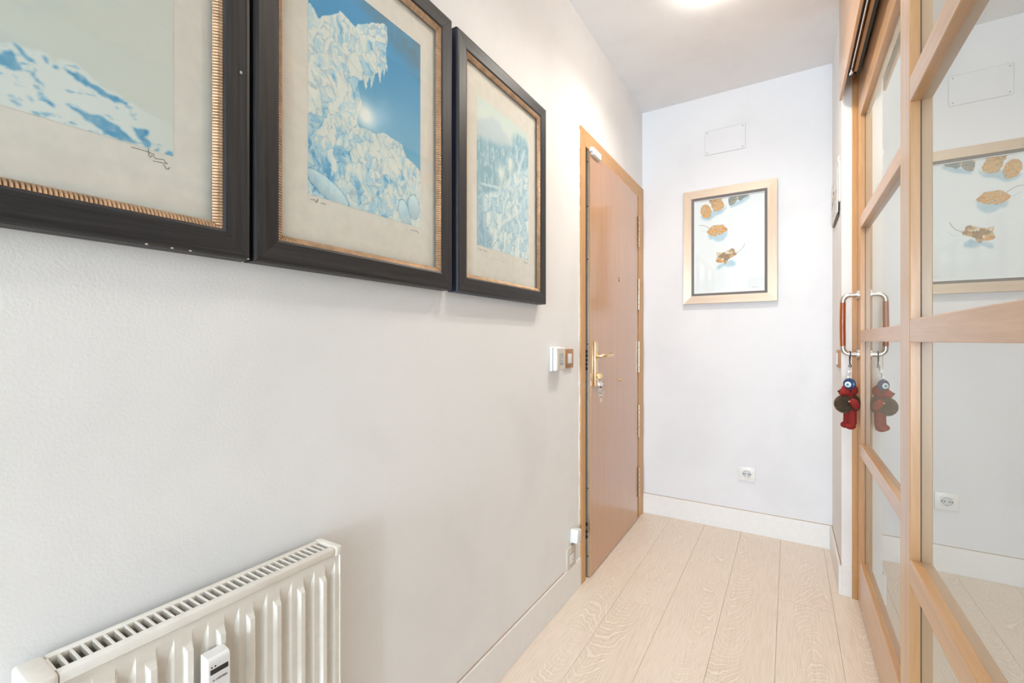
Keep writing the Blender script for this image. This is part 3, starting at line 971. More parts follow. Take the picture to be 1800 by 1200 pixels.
LEAVES = {'l4': [(-0.3707, 1.6342), (-0.3686, 1.6453), (-0.3478, 1.6386), (-0.3232, 1.6451), (-0.2866, 1.6592), (-0.2745, 1.6534), (-0.2765, 1.6403), (-0.2605, 1.6341), (-0.2685, 1.6194), (-0.2866, 1.61), (-0.3028, 1.6004), (-0.3232, 1.5708), (-0.3355, 1.5832), (-0.3603, 1.581), (-0.3749, 1.5914), (-0.3686, 1.6067), (-0.3644, 1.6199)],
          'l3': [(-0.4233, 1.7772), (-0.4127, 1.7896), (-0.4064, 1.7956), (-0.3895, 1.8094), (-0.3644, 1.8083), (-0.3437, 1.8086), (-0.3293, 1.7968), (-0.3232, 1.7892), (-0.3109, 1.7808), (-0.315, 1.7679), (-0.3314, 1.7587), (-0.352, 1.75), (-0.3769, 1.7463), (-0.3895, 1.7446), (-0.4064, 1.7522), (-0.4191, 1.7652)],
          'l1': [(-0.4598, 1.9205), (-0.449, 1.9373), (-0.4319, 1.9415), (-0.417, 1.9369), (-0.4064, 1.9215), (-0.4, 1.893), (-0.4022, 1.8705), (-0.4149, 1.854), (-0.4319, 1.8588), (-0.449, 1.8704), (-0.4598, 1.8928)],
          'l2': [(-0.4, 1.9433), (-0.3895, 1.9507), (-0.3644, 1.9512), (-0.3396, 1.9449), (-0.3293, 1.923), (-0.3375, 1.9017), (-0.3561, 1.891), (-0.3769, 1.8918), (-0.3895, 1.9006), (-0.3979, 1.9201)],
          'l2b': [(-0.4127, 1.975), (-0.3895, 1.975), (-0.3478, 1.975), (-0.3416, 1.9475), (-0.3728, 1.9471), (-0.3979, 1.9384), (-0.4085, 1.947)],
          'g1': [(-0.3068, 1.9575), (-0.2906, 1.975), (-0.2645, 1.975), (-0.2605, 1.9432), (-0.2705, 1.927), (-0.2866, 1.9162), (-0.3007, 1.914), (-0.3068, 1.9329)],
          'g2': [(-0.2625, 1.975), (-0.2307, 1.975), (-0.2189, 1.9584), (-0.2287, 1.9446), (-0.2426, 1.9358), (-0.2545, 1.94)], 'g3': [(-0.2248, 1.975), (-0.1993, 1.963), (-0.2071, 1.952), (-0.2228, 1.948)]}
LSHADE = [[(-0.3232, 1.5798), (-0.2906, 1.5948), (-0.2665, 1.5747), (-0.2705, 1.5572), (-0.3068, 1.5514), (-0.3314, 1.5625), (-0.3561, 1.5421), (-0.3707, 1.5455), (-0.3644, 1.5654), (-0.3396, 1.5768)],
          [(-0.4191, 1.7600), (-0.3895, 1.7487), (-0.3478, 1.7482), (-0.3109, 1.7729), (-0.3129, 1.7406), (-0.3314, 1.7159), (-0.352, 1.707), (-0.3769, 1.7121), (-0.3895, 1.7273), (-0.4106, 1.7275)],
          [(-0.40, 1.90), (-0.3728, 1.90), (-0.3355, 1.8978), (-0.3211, 1.9197), (-0.3200, 1.8995), (-0.3396, 1.8754), (-0.3728, 1.868), (-0.4064, 1.8432), (-0.4191, 1.8405), (-0.4404, 1.8471), (-0.4633, 1.8687), (-0.4362, 1.88)],
          [(-0.2987, 1.92), (-0.2665, 1.93), (-0.2426, 1.94), (-0.2189, 1.95), (-0.1943, 1.9601), (-0.1930, 1.946), (-0.2189, 1.9257), (-0.2426, 1.9153), (-0.2705, 1.9064), (-0.2956, 1.8984)]]


def paint_leaves(x0, x1, z0, z1, W=240, Hh=360):
    X, Z = grid(x0, x1, z0, z1, W, Hh)
    img = np.broadcast_to(np.array((234, 234, 236.)), X.shape + (3,)).copy()
    ochre, tan, brown, orange, shade, grey = cols((214, 160, 94), (222, 204, 178), (112, 84, 56), (226, 140, 44), (156, 190, 208), (112, 128, 136))
    wa = (fbm(X * 160, Z * 160, 601, 3) - .5) * .008
    wb = (fbm(X * 160, Z * 160, 611, 3) - .5) * .008
    for p in LSHADE:                                  # the painted cast shadows are part of the picture
        k = gauss(inpoly(X, Z, p), 2.2)
        img = mixc(img, shade, k * (.55 + .3 * fbm(X * 60, Z * 60, 620, 3)))
    roots = {'l1': (-.405, 1.915), 'l2': (-.40, 1.935), 'l2b': (-.41, 1.955), 'l3': (-.425, 1.785), 'l4': (-.262, 1.634), 'g1': (-.262, 1.955), 'g2': (-.262, 1.955), 'g3': (-.23, 1.96)}
    for nm in ('g3', 'g2', 'g1', 'l2b', 'l2', 'l1', 'l3', 'l4'):
        m = np.clip(gauss(inpoly(X + wa, Z + wb, LEAVES[nm]), .55), 0, 1)
        rx, rz = roots[nm]
        an = np.arctan2(Z - rz + wb * .7, X - rx + wa * .7)
        vein = np.abs(np.sin(an * 7.5 + hash_(nm)))
        mott = fbm(X * 110, Z * 110, 640 + int(hash_(nm) * 9), 4)
        gl = nm.startswith('g')
        c = mixc(np.broadcast_to(tan if not gl else np.array((158, 170, 174.)), X.shape + (3,)), ochre if not gl else grey, np.clip(vein * 1.15 - .15, 0, 1) * .85)
        c = mixc(c, orange if not gl else ochre, np.clip((mott - .52) * 4.5, 0, .85))
        c = mixc(c, brown, np.clip((.40 - mott) * 4, 0, .6))
        c = mixc(c, brown, np.clip(.30 - vein, 0, .3) * 2.4)
        if nm == 'l4':
            f, e_ = voronoi(X + wa * 2, Z + wb * 2, 700, 77)
            c = mixc(c, brown, (f > .66) * .55)
            c = mixc(c, np.array((238, 232, 220.)), (f < .25) * .7)
            c = mixc(c, orange, inpoly(X, Z, [(-0.3749, 1.5914), (-0.3603, 1.5968), (-0.3273, 1.5915), (-0.3314, 1.5806), (-0.3603, 1.581)]) * .8)
        if nm == 'l3':
            c = mixc(c, orange, inpoly(X, Z, [(-0.352, 1.7636), (-0.3355, 1.784), (-0.3232, 1.7883), (-0.3109, 1.7808), (-0.315, 1.7679), (-0.3314, 1.7587)]) * .45)
        img = mixc(img, c, m)
        rim = np.clip(gauss(m, 1.1) - m, 0, 1) * 0 + np.clip(1 - np.abs(gauss(m, .9) - .5) * 3.2, 0, 1)
        img = mixc(img, brown, rim * .45)
    for pts in ([(-.4684, 1.8177), (-.449, 1.8174), (-.4276, 1.8076), (-.4106, 1.7939)], [(-.2197, 1.6829), (-.2268, 1.6638), (-.2426, 1.6434), (-.2585, 1.6353)]):
        img = mixc(img, brown, stroke(X, Z, pts, .0010) * .9)
    for pts in ([(-.455, 1.785), (-.437, 1.779), (-.42, 1.768)], [(-.212, 1.640), (-.228, 1.620), (-.247, 1.612)]):
        img = mixc(img, shade, stroke(X, Z, pts, .0011) * .6)
    img = mixc(img, np.array((170, 170, 170.)), stroke(X, Z, [(-.185, 1.424), (-.176, 1.4285), (-.171, 1.424), (-.162, 1.4275), (-.150, 1.423)], .0009) * .8)
    return img


def hash_(t):
    return (sum(ord(c) * (i + 3) for i, c in enumerate(t)) % 97) / 13.0


# ------------------------------------------------------------------ black framed prints
FZ0, FZ1 = 1.2529, 1.9885
XF = -0.7816


def squiggle(name, pts, parent, r=0.00035):
    obj(name, tube(B(), pts, r, 5), M_INK, parent)


def black_frame(y0, y1, painter, py0, py1, pz0, pz1, label, sig, navy):
    e = empty('framed_print', (XL, (y0 + y1) / 2, FZ0), label, 'picture', 'black framed ice prints on the long wall')
    bw, sl = 0.0445, 0.0115
    bk = XL + 0.0005

    def rail(a, b, c_, d, mat):
        # mitred bar with a softly rounded face; (a,b) outer edge, (c,d) inner edge, all (y,z)
        bm = B()
        prof = [(0.0, bk), (0.0, XF - .006), (0.06, XF - .0015), (0.16, XF), (0.90, XF - .0012), (1.0, XF - .004), (1.0, XF - .024)]
        L0, L1 = [], []
        for t, x in prof:
            L0.append(bm.verts.new((x, a[0] + (c_[0] - a[0]) * t, a[1] + (c_[1] - a[1]) * t)))
            L1.append(bm.verts.new((x, b[0] + (d[0] - b[0]) * t, b[1] + (d[1] - b[1]) * t)))
        n = len(prof)
        for i in range(n):
            bm.faces.new((L0[i], L0[(i + 1) % n], L1[(i + 1) % n], L1[i]))
        bm.faces.new(L0[::-1]); bm.faces.new(L1)
        bmesh.ops.recalc_face_normals(bm, faces=bm.faces)
        for f in bm.faces:
            if abs(f.normal.x) < .2 and abs(f.calc_center_median().x - (bk + XF - .006) / 2) < .003:
                f.material_index = 1
        o = obj('frame_rail', bm, None, e)
        o.data.materials.append(mat); o.data.materials.append(M_NAVY if navy else M_BLACKW['z'])
        return o
    g = 0.00025
    O = [(y0, FZ0), (y1, FZ0), (y1, FZ1), (y0, FZ1)]
    I = [(y0 + bw, FZ0 + bw), (y1 - bw, FZ0 + bw), (y1 - bw, FZ1 - bw), (y0 + bw, FZ1 - bw)]
    rail((O[0][0] + g, O[0][1]), (O[1][0] - g, O[1][1]), (I[0][0] + g, I[0][1]), (I[1][0] - g, I[1][1]), M_BLACKW['y'])
    rail((O[1][0], O[1][1] + g), (O[2][0], O[2][1] - g), (I[1][0], I[1][1] + g), (I[2][0], I[2][1] - g), M_BLACKW['z'])
    rail((O[2][0] - g, O[2][1]), (O[3][0] + g, O[3][1]), (I[2][0] - g, I[2][1]), (I[3][0] + g, I[3][1]), M_BLACKW['y'])
    rail((O[3][0], O[3][1] - g), (O[0][0], O[0][1] + g), (I[3][0], I[3][1] - g), (I[0][0], I[0][1] + g), M_BLACKW['z'])
    # ribbed gold slip: four mitred strips of fine ribs sloping in to the glass
    pitch = 0.0048
    J = [(y0 + bw + sl, FZ0 + bw + sl), (y1 - bw - sl, FZ0 + bw + sl), (y1 - bw - sl, FZ1 - bw - sl), (y0 + bw + sl, FZ1 - bw - sl)]
    for k in range(4):
        a, b = Vector((0, *I[k])), Vector((0, *I[(k + 1) % 4]))
        c_, d = Vector((0, *J[k])), Vector((0, *J[(k + 1) % 4]))
        Ln = (b - a).length
        t = (b - a) / Ln
        inw = Vector((0, -t.z, t.y))
        n = int(Ln / pitch)
        xo, xi = XF - .0045, XF - .0125
        bm = B()
        rows_ = []
        for i in range(n * 4 + 1):
            s = Ln * i / (n * 4)
            up = (-0.8, 0.7, 1.0, 0.7)[i % 4] * 0.0016
            s0 = s
            lo, hi = sl, Ln - sl
            s1_ = min(max(s + .0016, lo), hi)
            depth = min(1.0, s / sl, (Ln - s) / sl)
            p0 = a + t * s0
            p1 = a + t * s0 + inw * sl * depth
            v0 = bm.verts.new((xo + up, p0.y, p0.z))
            vm = bm.verts.new((xo - .003 * depth + up * 1.2, (p0.y + p1.y) / 2, (p0.z + p1.z) / 2))
            v1 = bm.verts.new((xo + (xi - xo) * depth + up * .6, p1.y, p1.z))
            rows_.append((v0, vm, v1))
        for i in range(len(rows_) - 1):
            A, D = rows_[i], rows_[i + 1]
            bm.faces.new((A[0], A[1], D[1], D[0]))
            bm.faces.new((A[1], A[2], D[2], D[1]))
        bmesh.ops.remove_doubles(bm, verts=bm.verts, dist=1e-6)
        o = obj('gold_slip', bm, M_GOLD, e)
        me = o.data
        nx = sum(p.normal.x for p in me.polygons)
        if nx < 0: me.flip_normals()
    bx('mount_paper', XF - .0205, XF - .0195, y0 + bw, y1 - bw, FZ0 + bw, FZ1 - bw, M_PAPER, e)
    img = painter(py0, py1, pz0, pz1)
    ink_mesh('print_image', img, 'x', py0, py1, pz0, pz1, XF - .0191, e)
    bx('glass', XF - .0150, XF - .0135, y0 + bw + .002, y1 - bw - .002, FZ0 + bw + .002, FZ1 - bw - .002, M_PGLASS, e)
    xs = XF - .0192
    for pts in sig:
        squiggle('signature', [(xs, a, b) for a, b in pts], e)
    return e


def wob(y0, y1, z, amp, n, seed):
    rs = random.Random(seed)
    return [(y0 + (y1 - y0) * i / n, z + rs.uniform(-amp, amp)) for i in range(n + 1)]


black_frame(-0.1150, 0.4206, paint_slope, -0.0026, 0.3135, 1.3965, 1.868, 'black framed print of a pale snowy slope, cut off by the photo edge',
            [[(.262, 1.392), (.280, 1.3925), (.290, 1.391)], [(.282, 1.398), (.283, 1.386)], wob(.284, .306, 1.3865, .003, 9, 1), [(.288, 1.381), (.306, 1.3825)], wob(.300, .309, 1.377, .0025, 4, 2)], False)
black_frame(0.4267, 0.9604, paint_crag, 0.5395, 0.8540, 1.4025, 1.869, 'black framed print of a blue ice overhang with icicles, between the other two',
            [wob(.545, .562, 1.394, .0035, 7, 3), [(.556, 1.389), (.562, 1.399)], wob(.568, .580, 1.394, .003, 5, 4), [(.818, 1.391), (.832, 1.392)], wob(.832, .848, 1.390, .003, 7, 5)], False)
black_frame(0.9822, 1.5180, paint_figures, 1.098, 1.411, 1.405, 1.858, 'black framed print of pale ice figures, hung nearest the entrance door',
            [wob(1.103, 1.125, 1.394, .0035, 7, 6), wob(1.13, 1.15, 1.3935, .003, 6, 7), wob(1.38, 1.405, 1.394, .003, 7, 8)], True)

# chips and a nail head on the black frames
frames_ = [o for o in C.objects if o.name.startswith('framed_print') and o.type == 'EMPTY']
f1_, f3_ = min(frames_, key=lambda o: o.location.y), max(frames_, key=lambda o: o.location.y)
M_CHIP = plain('bare_wood_chip', (0.62, 0.50, 0.38), 0.7)
obj('nail_head', ball(B(), (XF + .0003, 0.4035, 1.5640), .0022, (.5, 1, 1.3), u=10, v=6), M_GREYP, f1_, smooth=True)
for (fr_, yy, z) in ((f1_, .4170, FZ0 + .0020), (f1_, .2745, FZ0 + .0010), (f1_, .3060, FZ0 + .0008), (f1_, .3300, FZ0 + .0008), (f3_, 1.425, FZ0 + .0020)):
    obj('chip', ball(B(), (XF - .0035, yy, z), .0018, (1, 1.2, .7), u=8, v=5), M_CHIP, fr_)

# ------------------------------------------------------------------ leaf picture on the end wall
lx0, lx1, lz0, lz1 = -0.5578, -0.0582, 1.3410, 2.0285
YF = 2.921
lp_ = empty('leaf_picture', ((lx0 + lx1) / 2, YB, lz0), 'painting of dry leaves in a champagne wooden frame with grey slip', 'picture')


def flat_ring(name, a0, a1, c0, c1, wdt, ya, yb, mats, slope=0.0):
    O = [(a0, c0), (a1, c0), (a1, c1), (a0, c1)]
    I = [(a0 + wdt, c0 + wdt), (a1 - wdt, c0 + wdt), (a1 - wdt, c1 - wdt), (a0 + wdt, c1 - wdt)]
    for k in range(4):
        q = [O[k], O[(k + 1) % 4], I[(k + 1) % 4], I[k]]
        bm = prism(B(), q, 'y', ya, yb)
        if slope:
            bm.verts.ensure_lookup_table()
            for v in bm.verts:
                if abs(v.co.y - ya) < 1e-6 and any(abs(v.co.x - i[0]) < 1e-6 and abs(v.co.z - i[1]) < 1e-6 for i in I):
                    v.co.y += slope
        obj(name, bm, mats[k % 2], lp_)


flat_ring('frame_rail', lx0, lx1, lz0, lz1, 0.0470, YF, YB - .0005, (M_CHAMP['x'], M_CHAMP['z']), 0.003)
flat_ring('grey_slip', lx0 + .047, lx1 - .047, lz0 + .047, lz1 - .047, 0.0145, YF + .007, YB - .001, (M_GREYMAT, M_GREYMAT), 0.002)
flat_ring('white_fillet', lx0 + .0615, lx1 - .0615, lz0 + .0615, lz1 - .0615, 0.003, YF + .010, YB - .001, (M_OFFW, M_OFFW))
ax0, ax1, az0, az1 = lx0 + .0645, lx1 - .0645, lz0 + .0645, lz1 - .0645
bx('backing', ax0 - .002, ax1 + .002, YF + .0175, YF + .020, az0 - .002, az1 + .002, M_OFFW, lp_)
ink_mesh('painting', paint_leaves(ax0, ax1, az0, az1), 'y', ax0, ax1, az0, az1, YF + .0172, lp_)
bx('glass', ax0 - .001, ax1 + .001, YF + .0125, YF + .0140, az0 - .001, az1 + .001, M_PGLASS, lp_)

# ------------------------------------------------------------------ fittings on the end wall
vp = empty('cover_plate', (-0.327, YB, 2.24), 'blank white screwed cover plate above the leaf picture', 'cover plate')
bx('plate', -0.4372, -0.2170, YB - .0045, YB, 2.2400, 2.3850, M_WALLB, vp, 0.004, 2)
for (x, z) in ((-0.424, 2.372), (-0.2325, 2.372), (-0.424, 2.253), (-0.2325, 2.253)):
    obj('screw', cyl(B(), (x, YB - .0054, z), (x, YB - .004, z), .0034, n=10), M_GREYP, vp)


def power_socket(name, c, n_axis, label, wdt=0.089):
    """square plate with a recessed round two pin well; n_axis 'y' faces -y"""
    e = empty(name, c, label, 'socket')
    x, y, z = c
    h = wdt / 2
    bx('plate', x - h, x + h, y - .009, y, z - h * .95, z + h * .95, M_WHITE, e, 0.003, 2)
    bx('insert', x - .0245, x + .0245, y - .0108, y - .008, z - .0245, z + .0245, M_WHITE, e, 0.0012, 1)
    bm = B()
    cyl(bm, (x, y - .0112, z), (x, y - .0105, z), .0225, n=32)
    obj('well', bm, plain('socket_well', (0.42, 0.45, 0.47), 0.5), e)
    obj('well_rim', tube(B(), [(x + .0222 * math.cos(t), y - .0114, z + .0222 * math.sin(t)) for t in [2 * PI * i / 32 for i in range(32)]], .0013, 6, True), M_WHITE, e, smooth=True)
    obj('well_face', cyl(B(), (x, y - .0118, z), (x, y - .011, z), .0165, n=28), plain('well_face', (0.60, 0.62, 0.63), 0.5), e)
    for s in (-1, 1):
        obj('pin_hole', cyl(B(), (x + s * .0095, y - .0123, z), (x + s * .0095, y - .0115, z), .0032, n=12), M_BLACK, e)
        bx('earth_clip', x - .0028, x + .0028, y - .0132, y - .011, z + s * .0185 - .003, z + s * .0185 + .003, M_BRASS if s < 0 else M_STEEL, e)
        bx('notch', x + s * .0195 - .0022, x + s * .0195 + .0022, y - .0125, y - .011, z - .003, z + .003, M_DARK, e)
    return e


power_socket('power_socket', (-0.2105, YB, 0.3425), 'y', 'white round pin power socket low on the end wall')

# ------------------------------------------------------------------ fittings on the long wall
th_ = empty('intercom_button', (XL, 1.655, 0.994), 'white rounded doorbell unit with grey button, beside the wooden switch', 'doorbell')
bx('housing', XL, XL + .012, 1.612, 1.703, 0.992, 1.092, M_WHITE, th_, 0.005, 3)
bx('cover', XL + .013, XL + .031, 1.615, 1.700, 0.9945, 1.0895, M_WHITE, th_, 0.006, 3)
bx('face_plate', XL + .0305, XL + .032, 1.621, 1.695, 1.000, 1.084, M_CREAM, th_, 0.0006, 1)
bx('button_frame', XL + .0318, XL + .0335, 1.640, 1.674, 1.020, 1.064, M_GREYP, th_, 0.0007, 1)
bx('button', XL + .0333, XL + .0347, 1.643, 1.671, 1.023, 1.061, plain('button_grey', (0.46, 0.45, 0.43), 0.5), th_, 0.0006, 1)
prism_bm = prism(B(), [(1.652, 1.036), (1.664, 1.042), (1.652, 1.048)], 'x', XL + .0346, XL + .0353)
obj('button_mark', prism_bm, M_CREAM, th_)
bx('wall_gap', XL + .0118, XL + .0132, 1.617, 1.698, 0.997, 1.087, M_GREYP, th_)

sw = empty('light_switch', (XL, 1.782, 0.998), 'wooden plate switch with white rocker beside the entrance door casing', 'switch')
bx('plate', XL, XL + .010, 1.740, 1.826, 0.9985, 1.0800, M_WPLATE, sw, 0.002, 2)
bx('rocker', XL + .009, XL + .016, 1.7625, 1.781, 1.018, 1.060, M_WHITE, sw, 0.002, 2)
bx('rocker', XL + .009, XL + .0145, 1.7815, 1.801, 1.018, 1.060, M_WHITE, sw, 0.002, 2)

st = empty('wall_outlet', (XL, 1.81, 0.128), 'square white outlet plate tucked behind the baseboard top', 'outlet')
bx('plate', XL, XL + .0095, 1.765, 1.853, 0.1265, 0.2190, M_CREAM, st, 0.002, 2)
bx('insert', XL + .009, XL + .0108, 1.785, 1.830, 0.144, 0.188, M_WHITE, st, 0.001, 1)
bx('insert_gap', XL + .0092, XL + .0101, 1.783, 1.832, 0.142, 0.191, M_GREYP, st)
obj('outlet_hole', cyl(B(), (XL + .0105, 1.818, .158), (XL + .0114, 1.818, .158), .004, n=14), M_CREAM, st)

pa = empty('cable_adapter', (XL + .02, 1.83, 0.235), 'small white block adapter hanging loose above the low outlet', 'adapter')
bx('block', XL + .001, XL + .036, 1.806, 1.848, 0.232, 0.288, M_WHITE, pa, 0.002, 2)
bx('socket_face', XL + .002, XL + .0352, 1.8478, 1.852, 0.234, 0.286, M_CREAM, pa, 0.001, 1)
bx('jack', XL + .018, XL + .030, 1.8518, 1.861, 0.236, 0.256, M_WHITE, pa, 0.001, 1)
for z in (0.244, 0.260, 0.276):
    obj('slot', cyl(B(), (XL + .012, 1.8515, z), (XL + .012, 1.8525, z), .0018, n=8), M_DARK, pa)
obj('cable', tube(B(), [(XL + .006, 1.815, .233), (XL + .004, 1.814, .225), (XL + .003, 1.815, .215)], .002, 8), M_CREAM, pa)
pa.rotation_euler = (math.radians(-10), 0, 0)

# ------------------------------------------------------------------ radiator
RY0, RY1, RZT, RZB = 0.1475, 0.5700, 0.7180, 0.10
RB, RF = -0.804, -0.7405
ra = empty('radiator', ((RB + RF) / 2, (RY0 + RY1) / 2, RZB), 'white steel panel radiator with slotted top grille under the black frames', 'radiator')
# ribbed front panel
per = 0.0443
base = 0.2501 - per * 3
NP = 40
ys = [RY0 + .003 + (RY1 - RY0 - .006) * i / 340 for i in range(341)]


def lin(t, pts):
    return float(np.interp(t, [p[0] for p in pts], [p[1] for p in pts]))


raised = [(0.0, 0.0), (0.09, 1.0), (0.27, 1.0), (0.33, 0.0), (1.0, 0.0)]           # water channel
groove = [(0.0, 0.0), (0.27, 0.0), (0.37, 1.0), (0.58, 0.85), (0.76, 0.0), (1.0, 0.0)]   # pointed groove
zs = [RZT - .0165 - .004 * i for i in range(17)] + [0.5, 0.3, RZB + .06, RZB + .045, RZB + .03, RZB + .015, RZB + .004]
bm = B()
G = []
FX = RF - .0035
for z in zs:
    up_ = max(0.0, min(1.0, (RZT - .043 - z) / .010, (z - RZB - .03) / .010))
    dn_ = max(0.0, min(1.0, (RZT - .026 - z) / .046, (z - RZB - .012) / .046))
    row = []
    for y in ys:
        t = ((y - base) / per - 0.20) % 1.0
        if y < RY0 + .008 or y > RY1 - .007: t = 0.9
        row.append(bm.verts.new((FX + .0055 * min(lin(t, raised), up_) - .0085 * min(lin(t, groove), dn_), y, z)))
    G.append(row)
for i in range(len(zs) - 1):
    for j in range(len(ys) - 1):
        bm.faces.new((G[i][j], G[i][j + 1], G[i + 1][j + 1], G[i + 1][j]))
o = obj('front_panel', bm, M_RAD, ra)
if sum(p.normal.x * p.area for p in o.data.polygons) < 0: o.data.flip_normals()
bx('panel_lip', RF - .0065, RF - .0030, RY0 + .003, RY1 - .003, RZT - .0172, RZT - .0142, M_RAD, ra)
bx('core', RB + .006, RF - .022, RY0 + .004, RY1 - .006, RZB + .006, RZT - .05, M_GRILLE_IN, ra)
bx('side_panel', RB, RF - .001, RY1 - .003, RY1, RZB, RZT - .012, M_RAD, ra, 0.001, 1)
bx('side_panel', RB, RF - .001, RY0, RY0 + .003, RZB, RZT - .012, M_RAD, ra, 0.001, 1)
bx('back_panel', RB, RB + .003, RY0 + .003, RY1 - .003, RZB, RZT - .016, M_RAD, ra)
# top grille: two lips, end caps, cross slats
bx('grille_lip', RF - .0165, RF, RY0 + .026, RY1 - .013, RZT - .0135, RZT, M_RAD, ra, 0.0025, 2)
bx('grille_lip', RB, RB + .013, RY0 + .026, RY1 - .013, RZT - .0135, RZT, M_RAD, ra, 0.0025, 2)
bx('end_cap', RB - .001, RF + .0015, RY0 - .002, RY0 + .026, RZT - .030, RZT + .0015, M_RAD, ra, 0.005, 3)
bx('end_cap', RB - .001, RF + .0015, RY1 - .013, RY1 + .001, RZT - .016, RZT + .0012, M_RAD, ra, 0.0025, 2)
NS = 34
ga, gb = RY0 + .026, RY1 - .013
sl_me = None
for i in range(NS + 1):
    y = ga + (gb - ga) * i / NS
    if sl_me is None:
        o = bx('grille_slat', RB + .012, RF - .0155, y - .0017, y + .0017, RZT - .010, RZT - .0008, M_RAD, ra, 0.0006, 1)
        sl_me = o.data
    else:
        o = bpy.data.objects.new('grille_slat', sl_me)
        C.objects.link(o); o.parent = ra
        o.location = Vector(((RB + .012 + RF - .0155) / 2, y, (RZT - .010 + RZT - .0008) / 2)) - WL[ra.name]
bx('hanger_bracket', XL, RB + .001, RY0 + .08, RY0 + .11, 0.45, 0.62, M_RAD, ra)
bx('hanger_bracket', XL, RB + .001, RY1 - .11, RY1 - .08, 0.45, 0.62, M_RAD, ra)
obj('bleed_valve', cyl(cyl(B(), (-0.775, RY1, .703), (-0.775, RY1 + .009, .703), .004, n=12), (-0.775, RY1 + .007, .703), (-0.775, RY1 + .012, .703), .0028, n=10), M_STEEL, ra)
for y in (RY0 + .05, RY1 - .03):
    obj('supply_pipe', cyl(B(), (-0.775, y, 0.0), (-0.775, y, RZB + .01), .0075, n=16), M_RAD, ra, smooth=True)

# heat meter clipped on the radiator
mt = empty('heat_meter', (-0.73, 0.34, 0.53), 'white electronic heat meter with small dark display clipped on the radiator front', 'heat meter')
MXB, MXF = -0.7405, -0.7180
my0, my1, mz1, mz0 = 0.3245, 0.3550, 0.6520, 0.53
bm = prism(B(), [(MXB, mz0), (MXF, mz0), (MXF, mz1 - .0075), (MXF - .0012, mz1 - .0042), (MXF - .005, mz1 - .0015), (MXB, mz1)], 'y', my0, my1)
bmesh.ops.bevel(bm, geom=list(bm.edges), offset=.0008, segments=1, affect='EDGES')
obj('meter_body', bm, M_WHITE, mt)
bx('display', MXF - .001, MXF + .0002, my0 + .0030, my1 - .0030, mz1 - .0252, mz1 - .0178, M_DISPLAY, mt)
bx('display_ledge', MXF - .001, MXF + .0007, my0 + .0030, my1 - .0025, mz1 - .0272, mz1 - .0254, M_WHITE, mt)
for dy in (.0050, .0098):
    obj('sensor_eye', cyl(B(), (MXF - .001, my0 + dy, mz1 - .0145), (MXF + .0003, my0 + dy, mz1 - .0145), .0012, n=12), M_BLACK, mt)
text_mesh('printed_number', 'R 11591832', 0.0041, M_INK, mt, (MXF + .0003, my0 + .0062, mz1 - .0360), (0, 1, 0), (0, 0, 1))

# ------------------------------------------------------------------ on the short right wall
ca = empty('wall_calendar', (XR, 2.68, 1.70), 'white printed card board with small blue and orange picture beside the sliding door', 'wall board')
bx('board', XR - .006, XR, 2.50, 2.84, 1.745, 1.925, M_WHITE, ca, 0.001, 1)
cb = box(B(), XR - .011, XR - .008, 2.512, 2.83, 1.70, 1.90)
obj('sheet', cb, plain('calendar_sheet', (0.74, 0.74, 0.73), 0.6), ca)
bx('sheet_edge', XR - .0082, XR - .0058, 2.509, 2.514, 1.75, 1.90, M_GREYP, ca)
rs = random.Random(5)
pal = [plain('print_navy', (0.03, 0.06, 0.13), 0.6), plain('print_sky', (0.12, 0.25, 0.42), 0.6), plain('print_orange', (0.75, 0.42, 0.15), 0.6), plain('print_sand', (0.55, 0.45, 0.33), 0.6)]
for (yy, z, ry, rz, mi) in ((2.70, 1.835, .022, .012, 0), (2.74, 1.815, .02, .02, 1), (2.77, 1.797, .018, .014, 0), (2.62, 1.80, .03, .02, 2), (2.66, 1.79, .018, .03, 3), (2.72, 1.79, .012, .022, 3), (2.60, 1.785, .01, .014, 2), (2.80, 1.787, .014, .010, 1), (2.58, 1.812, .008, .012, 1)):
    pts = [(yy + ry * math.cos(t) * rs.uniform(.7, 1.1), z + rz * math.sin(t) * rs.uniform(.7, 1.1)) for t in [2 * PI * i / 9 for i in range(9)]]
    obj('printed_patch', prism(B(), pts, 'x', XR - .0114, XR - .0109), pal[mi], ca)
for (yy, z, l) in ((2.72, 1.872, .03), (2.77, 1.853, .02), (2.63, 1.745, .05), (2.70, 1.73, .05), (2.62, 1.76, .03)):
    obj('printed_line', prism(B(), [(yy - l, z), (yy + l, z + .001), (yy + l, z + .004), (yy - l, z + .003)], 'x', XR - .0114, XR - .0109), M_GREYP, ca)
bx('pen_tray', XR - .008, XR, 2.55, 2.82, 1.692, 1.697, plain('tray_brown', (0.12, 0.09, 0.07), 0.5), ca, 0.001, 1)
obj('hook', tube(B(), [(XR - .006, 2.50, 1.92), (XR - .009, 2.50, 1.94), (XR - .004, 2.50, 1.95), (XR - .001, 2.50, 1.94)], .0025, 8), M_WHITE, ca)

s3w = empty('switch_plate', (XR, 2.54, 1.0), 'thin wooden plate switch seen edge on beside the pull handle', 'switch')
bx('plate', XR - .009, XR, 2.500, 2.582, 0.9945, 1.0735, M_WPLATE, s3w, 0.002, 2)
bx('rocker', XR - .0125, XR - .008, 2.522, 2.560, 1.008, 1.060, M_WHITE, s3w, 0.001, 1)

# ------------------------------------------------------------------ bear charm hanging from the pull handle
bx_, by_ = 0.2130, 2.352
be = empty('bear_charm', (bx_, by_, 0.745), 'red knitted bear charm in brown fur with blue eye bead hanging from the pull handle', 'charm')


